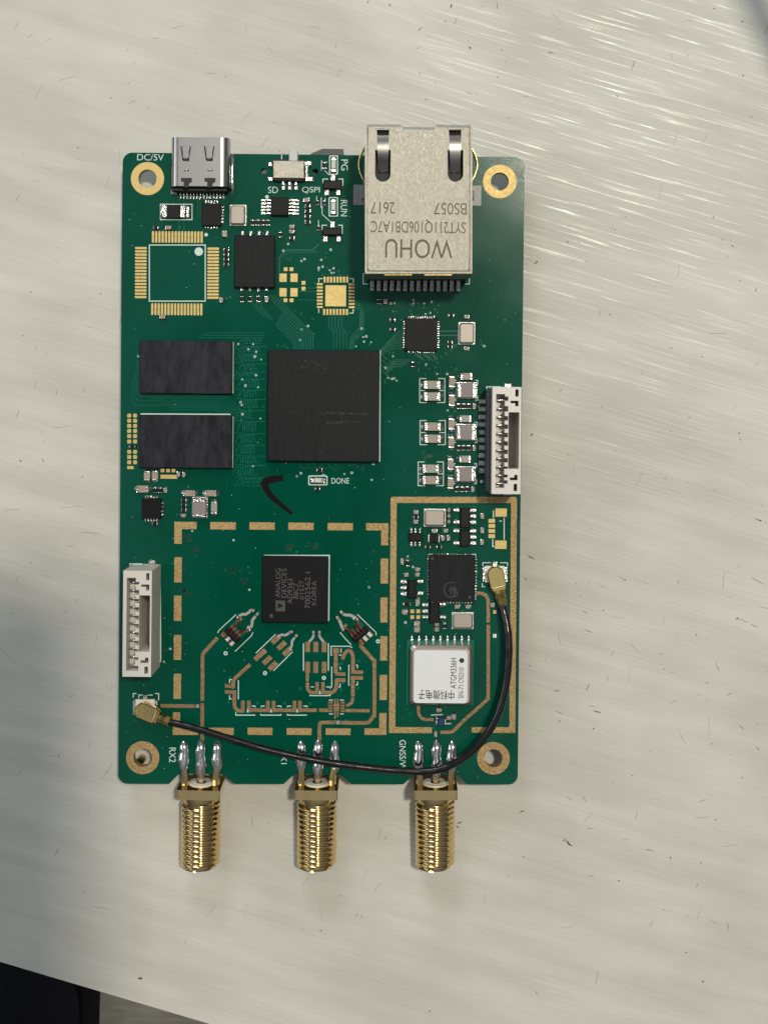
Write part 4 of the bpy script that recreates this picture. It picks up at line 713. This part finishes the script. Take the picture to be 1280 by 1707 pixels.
pm = MB(); pm.box(-.03, -.02, .03, .16, .05, .12, .01); pm.box(-.03, -.07, .03, -.02, .003, .11, .012); pm = pm.mesh('pin', ['tin_dull'])
for i in range(14): part('pin', pm, jk, (*P(620.6 + 10.98 * i, 478.5 + .05 * i), 0), TILT)
for x0, y0, x1, y1 in ((590, 308, 604, 342), (789, 309, 801, 343)):
    mb = MB(); mb.cen(0, 0, (x1 - x0 + 10) / K, (y1 - y0) / K, .001, .006, .002, 0); mb.cen(.05 if x0 < 700 else -.05, 0, .07, .14, .005, .06, .015, 0); part('shell_leg', mb, jk, (*P((x0 + x1) / 2 + (4 if x0 < 700 else -4), (y0 + y1) / 2), 0), TILT, ['tab_tin', 'tin'])
lettering('WOHU', 698, 414.6, 112, 31.5, 180 - .6, 'shell_print', jk, h, 'marking', -.002); lettering('SYT211Q106DB1A7C', 697, 377, 158, 22.5, 180 - .6, 'shell_print', jk, h, 'marking', -.004); lettering('BS057', 750.2, 348, 54.5, 19.5, 180 - .6, 'shell_print', jk, h, 'marking', -.004); lettering('2617', 638, 346.6, 40, 19.5, 180 - .6, 'shell_print', jk, h, 'marking', -.004)

# ---- wafer connectors
def plan(mb, xs, ys, hf, m=0):
    nx, ny = len(xs) - 1, len(ys) - 1
    H = [[hf((xs[i] + xs[i + 1]) / 2, (ys[j] + ys[j + 1]) / 2) for j in range(ny)] for i in range(nx)]
    g = lambda i, j: H[i][j] if 0 <= i < nx and 0 <= j < ny else 0.0
    for i in range(nx):
        for j in range(ny):
            x0, x1, y0, y1, z = xs[i], xs[i + 1], ys[j], ys[j + 1], H[i][j]
            if z > 0: mb.add([(x0, y0, z), (x1, y0, z), (x1, y1, z), (x0, y1, z)], [(0, 1, 2, 3)], m)
            for (di, dj, a, b) in ((1, 0, (x1, y0), (x1, y1)), (-1, 0, (x0, y1), (x0, y0)), (0, 1, (x1, y1), (x0, y1)), (0, -1, (x0, y0), (x1, y0))):
                z2 = g(i + di, j + dj)
                if z > z2: mb.add([(*a, z2), (*b, z2), (*b, z), (*a, z)], [(0, 1, 2, 3)], m)
def wafer(x0, y0, x1, y1, h=.85):
    Wp, Hp = x1 - x0, y1 - y0; s_ = Ln(1, h); teeth = [18 + 14.0 * k for k in range(11)]
    cav = [(6, 10, 21, Hp - 12, .52), (27, 42, 45, Hp - 41, .03), (38, 5, 43.5, 17, .3), (30, 23, 43.5, 27.5, .3), (38, 27.5, 43.5, 32.5, .3), (30, Hp - 27, 43, Hp - 23, .3), (37.5, Hp - 32, 43, Hp - 27, .3), (36.5, Hp - 16, 42.5, Hp - 4, .3)]
    for t_ in teeth: cav.append((21, t_, 26.5, t_ + 6.5, .58))
    xs = sorted({0, Wp} | {c[0] for c in cav} | {c[2] for c in cav}); ys = sorted({0, Hp} | {c[1] for c in cav} | {c[3] for c in cav})
    def hf(x, y):
        z = h
        for c in cav:
            if c[0] < x < c[2] and c[1] < y < c[3]: z = min(z, c[4])
        return z
    mb = MB(); plan(mb, [x - Wp / 2 for x in xs], [y - Hp / 2 for y in ys], lambda x, y: hf(x + Wp / 2, Hp / 2 - y))
    mb.v = [(a * s_, b * s_, c) for a, b, c in mb.v]
    # y was built symmetric; heights are looked up with the photo's downward axis
    cx, cy = P((x0 + x1) / 2, (y0 + y1) / 2, h)
    o = part('wafer_connector', mb, B, (cx, cy, 0), TILT, ['plastic'])
    def sub(nm, me, u, v, mats=None): return part(nm, me, o, (cx + (u - Wp / 2) * s_, cy + (Hp / 2 - v) * s_, 0), TILT, mats)
    cm = MB(); cm.box(-.075, -.011, .075, .011, .50, .64, .006); cm.box(.03, -.02, .06, .02, .5, .66, .008); cm = cm.mesh('contact', ['tin']); pm = MB(); pm.box(-.13, -.035, .02, .035, .003, .035, .01); pm.box(-.04, -.03, .03, .03, .02, .10, .01); pm = pm.mesh('pin', ['tin_dull'])
    for t_ in teeth[:]: sub('contact', cm, 14, t_ + 4)
    for k in range(10): sub('pin', pm, -1.5, 24 + 13.4 * k)
    bl = MB(); bl.box(-.055, -.78, .03, .78, .004, .62, .01); sub('foot_rail', bl, 0, Hp / 2, ['socket'])
    tb_ = MB(); tb_.cen(0, 0, .12, .07, .003, .05, .012); sub('solder_tab', tb_.mesh('solder_tab', ['tin']), Wp * .72, -4); sub('solder_tab', bpy.data.meshes['solder_tab'], Wp * .72, Hp + 4)
    return o
wafer(820, 645, 868, 823.6); wafer(205.2, 951.4, 252.8, 1128.2)

# ---- antenna connectors
def threaded(r, length, pitch, m=10, n=56):
    mb = MB(); prof = []; steps = int(length / pitch * m)
    R_ = [r - .034 * (0.5 + 0.5 * math.cos(2 * math.pi * j / m)) ** 1.3 for j in range(m)]
    vs = []
    for j in range(steps + 1):
        for i in range(n):
            q_ = 2 * math.pi * i / n; y = j * pitch / m + pitch * i / n; vs.append((R_[j % m] * math.sin(q_), -y, R_[j % m] * math.cos(q_)))
    fs = []
    for j in range(steps):
        for i in range(n):
            i2 = (i + 1) % n; ja, jb = (j, j + 1) if i2 else (j + m, j + m + 1)
            if jb > steps: continue
            fs.append((j * n + i, ja * n + i2, jb * n + i2, (j + 1) * n + i))
    mb.add(vs, fs, 0, True); return mb
def antenna(cx, lefts, y_end, droop=7, yaw=0.0):
    ax, ay = P(cx, 1306.5, 0)
    tilt = Matrix.Rotation(rad(droop), 4, 'X')
    base = Vector((ax, ay, -.06))
    rz = TILT + rad(yaw)
    Rm = Matrix.Translation(base) @ Matrix.Rotation(rz, 4, 'Z') @ tilt
    def sub(nm, mb, par, mats, **k):
        return part(nm, mb, par, base, rz, mats, tilt, **k)
    mb = MB(); f = .335
    mb.v = []; fl_ = rrect(-f, -f, f, f, .02, 2); n = len(fl_)
    mb.add([(x, 0, z) for x, z in fl_] + [(x, -.155, z) for x, z in fl_], [(k, (k + 1) % n, n + (k + 1) % n, n + k) for k in range(n)] + [tuple(range(n))[::-1], tuple(range(n, 2 * n))], 0)
    o = sub('antenna_connector', mb, B, ['brass'])
    th = threaded(.312, 1.02, .082); th.v = [(x, y - .235, z) for x, y, z in th.v]; sub('threaded_barrel', th, o, ['brass'])
    mb = MB(); mb.tube([(0, -.155, 0), (0, -.22, 0), (0, -.30, 0)], [.295, .295, .27], 36); mb.tube([(0, -1.20, 0), (0, -1.28, 0), (0, -1.30, 0), (0, -1.34, 0)], [.28, .265, .27, .255], 36); mb.tube([(0, -.28, 0), (0, -1.22, 0)], .272, 36); sub('barrel_core', mb, o, ['brass'])
    mb = MB(); mb.tube([(0, .012, 0), (0, -.02, 0)], .195, 36); sub('dielectric', mb, o, ['teflon'])
    mb = MB(); mb.tube([(0, .014, 0), (0, .010, 0)], .075, 20); sub('pin_hole', mb, o, ['dark'])
    x0, xc, x1 = lefts
    def wob(k): return 1 + .05 * math.sin(k * 2.3 + cx)
    pz = -.06
    # centre pin and its solder
    a = Vector((*P(xc, 1300), .0)); b = Vector((*P(xc, 1240), .03))
    mb = MB(); mb.tube([(base.x, base.y - .01, pz), (a.x, a.y + .02, 0.0), (a.x, a.y + .2, .035), (b.x, b.y, .03)], .048, 14); part('centre_pin', mb, o, (0, 0, 0), 0, ['brass'])
    mb = MB(); pts = [(a.x + .01 * math.sin(k * 1.7), b.y + .07 - k * .075, .03 + .004 * math.sin(k)) for k in range(9)]; mb.tube(pts, [w_ * wob(k) for k, w_ in enumerate((.03, .075, .088, .082, .085, .096, .092, .075, .05))], 14); part('solder_joint', mb, o, (0, 0, 0), 0, ['solder'])
    for x, sg in ((x0, -1), (x1, 1)):
        px, py = P(x, 1240); fx = base.x + sg * .24
        mb = MB(); mb.tube([(fx, base.y - .01, .03), (fx, base.y + .10, .035), (px, py - .30, .03), (px, py, .02)], .06, 8, smooth=False); part('ground_leg', mb, o, (0, 0, 0), 0, ['brass'])
        mb = MB(); pts = [(px + .006 * math.sin(k * 1.1 + sg), py + .05 - k * .068, .02 + .004 * math.sin(k * 1.3)) for k in range(8)]; mb.tube(pts, [w_ * wob(k + sg) for k, w_ in enumerate((.035, .075, .08, .085, .098, .10, .08, .05))], 12); part('solder_joint', mb, o, (0, 0, 0), 0, ['solder'])
antenna(335, (307.5, 335.5, 363), 1449, 5.5, -.8); antenna(528.5, (502.5, 530.5, 558.5), 1449, 5.5); antenna(725.5, (697.5, 727, 753), 1449, 5.5, .6)

# ---- coax sockets on the board
def socket(x, y, a):
    mb = MB(); mb.cen(0, 0, .30, .26, .003, .035, .008, 0); mb.cen(-.16, 0, .08, .24, .002, .03, .008, 1); mb.cen(.16, 0, .08, .24, .002, .03, .008, 1); mb.cen(0, .16, .08, .08, .002, .03, .008, 1)
    o = part('coax_socket', mb, B, (*P(x, y), 0), rad(a), ['teflon', 'tin'])
    mb = MB(); mb.plate(circle(0, 0, .10, 24), [circle(0, 0, .08, 24)], .035, .12); part('socket_ring', mb, o, (*P(x, y), 0), rad(a), ['brass_pale'])
socket(824.5, 957, 0); socket(243, 1179, 0)

# ------------------------------------------------------------------ coax jumper cable (a thing of its own, plugged into both sockets)
cb = thing('coax_jumper_cable', 'thin black coax jumper cable with gold plugs, curving across the board', 'cable', (*P(600, 1250), 0))
raw = [(280, 1202.5, .16), (296, 1206.5, .17), (320, 1212.5, .19), (355, 1222.5, .22), (400, 1236.5, .24), (450, 1250.8, .25), (500, 1262, .25), (545, 1270.5, .25), (592, 1277, .25), (640, 1282.5, .25), (690, 1285.8, .26), (722, 1284.5, .27), (748, 1277, .28), (775, 1261, .29), (800, 1238, .30), (820, 1210, .31), (834, 1178, .31), (843, 1140, .30), (847, 1100, .29), (847, 1065, .27), (844, 1040, .24), (839.5, 1020, .20), (837, 1008, .17)]
path = smoothpath([(*P(x, y, z), z) for x, y, z in raw], 8)
mb = MB(); mb.tube(path, [.052 + .013 * min(1, i / len(path) * 1.2) + .0012 * math.sin(i * .9) for i in range(len(path))], 14); part('cable_jacket', mb, cb, (0, 0, 0), 0, ['jacket'])
def plug(cx, cy, ex, ey, rot_len):
    p0 = Vector(P(cx, cy, .15)); p1 = Vector(P(ex, ey, .17)); d = (p1 - p0); a = math.atan2(d.y, d.x); Lg = d.length
    mb = MB(); b_ = .135
    pl = [(-.135, -.05), (-.135, .05), (-.07, .128), (.18, .128), (.25, .098), (.25, -.098), (.18, -.128), (-.07, -.128)][::-1]
    mb.plate(pl, [], .11, .165, 0); n = len(pl); top = [(x * .93 + .004, y * .88) for x, y in pl]
    mb.add([(x, y, .165) for x, y in pl] + [(x, y, .18) for x, y in top], [(k, (k + 1) % n, n + (k + 1) % n, n + k) for k in range(n)] + [tuple(range(n, 2 * n))], 0)
    mb.plate(circle(0, 0, .14, 28), [circle(0, 0, .115, 28)], .045, .12, 0)
    o = part('plug', mb, cb, (*p0, 0), a, ['brass_pale'])
    def sub(nm, mb, u, mats): part(nm, mb, o, (p0.x + math.cos(a) * u, p0.y + math.sin(a) * u, 0), a, mats)
    mb = MB(); mb.tube([(0, 0, .145), (.05, 0, .15), (.07, 0, .15), (.10, 0, .152), (.12, 0, .152), (Lg - .23, 0, .165)], [.085, .088, .076, .088, .08, .075], 8, smooth=False); sub('crimp_sleeve', mb, .24, ['brass_pale'])
    mb = MB(); mb.tube([(0, -.09, .18), (0, .09, .18)], [.012, .012], 8); sub('fold_line', mb, .19, ['brass_pale'])
plug(826, 959, 838, 1010, 0); plug(240, 1186, 282, 1203.5, 0)

# ------------------------------------------------------------------ outside the picture: the phone that takes it (its shade lies on the lower left) and an unseen gooseneck prop added to cast the soft band in the top corner
pz = 22.35
px0, px1, py0, py1 = -6.9, 0.55, -12.9, 3.25
fo = thing('smartphone', 'black smartphone held level above the board', 'phone', ((px0 + px1) / 2, (py0 + py1) / 2, pz))
mb = MB(); mb.plate(rrect(px0, py0, px1, py1, .8, 8), [], pz, pz + .8); part('body', mb, fo, (0, 0, 0), 0, ['socket'])
mb = MB(); mb.plate(rrect(px0 + .2, py0 + .2, px1 - .2, py1 - .2, .7, 8), [], pz + .802, pz + .83); part('screen', mb, fo, (0, 0, 0), 0, ['dark'])
mb = MB(); mb.tube([(0, 0, pz - .16), (0, 0, pz - .002)], .55, 28); part('lens', mb, fo, (0, 0, 0), 0, ['dark'])
lp = thing('gooseneck_prop', 'unseen black gooseneck prop added to cast the soft shadow in the top corner', 'prop', (8.9, 1.8, TZ))
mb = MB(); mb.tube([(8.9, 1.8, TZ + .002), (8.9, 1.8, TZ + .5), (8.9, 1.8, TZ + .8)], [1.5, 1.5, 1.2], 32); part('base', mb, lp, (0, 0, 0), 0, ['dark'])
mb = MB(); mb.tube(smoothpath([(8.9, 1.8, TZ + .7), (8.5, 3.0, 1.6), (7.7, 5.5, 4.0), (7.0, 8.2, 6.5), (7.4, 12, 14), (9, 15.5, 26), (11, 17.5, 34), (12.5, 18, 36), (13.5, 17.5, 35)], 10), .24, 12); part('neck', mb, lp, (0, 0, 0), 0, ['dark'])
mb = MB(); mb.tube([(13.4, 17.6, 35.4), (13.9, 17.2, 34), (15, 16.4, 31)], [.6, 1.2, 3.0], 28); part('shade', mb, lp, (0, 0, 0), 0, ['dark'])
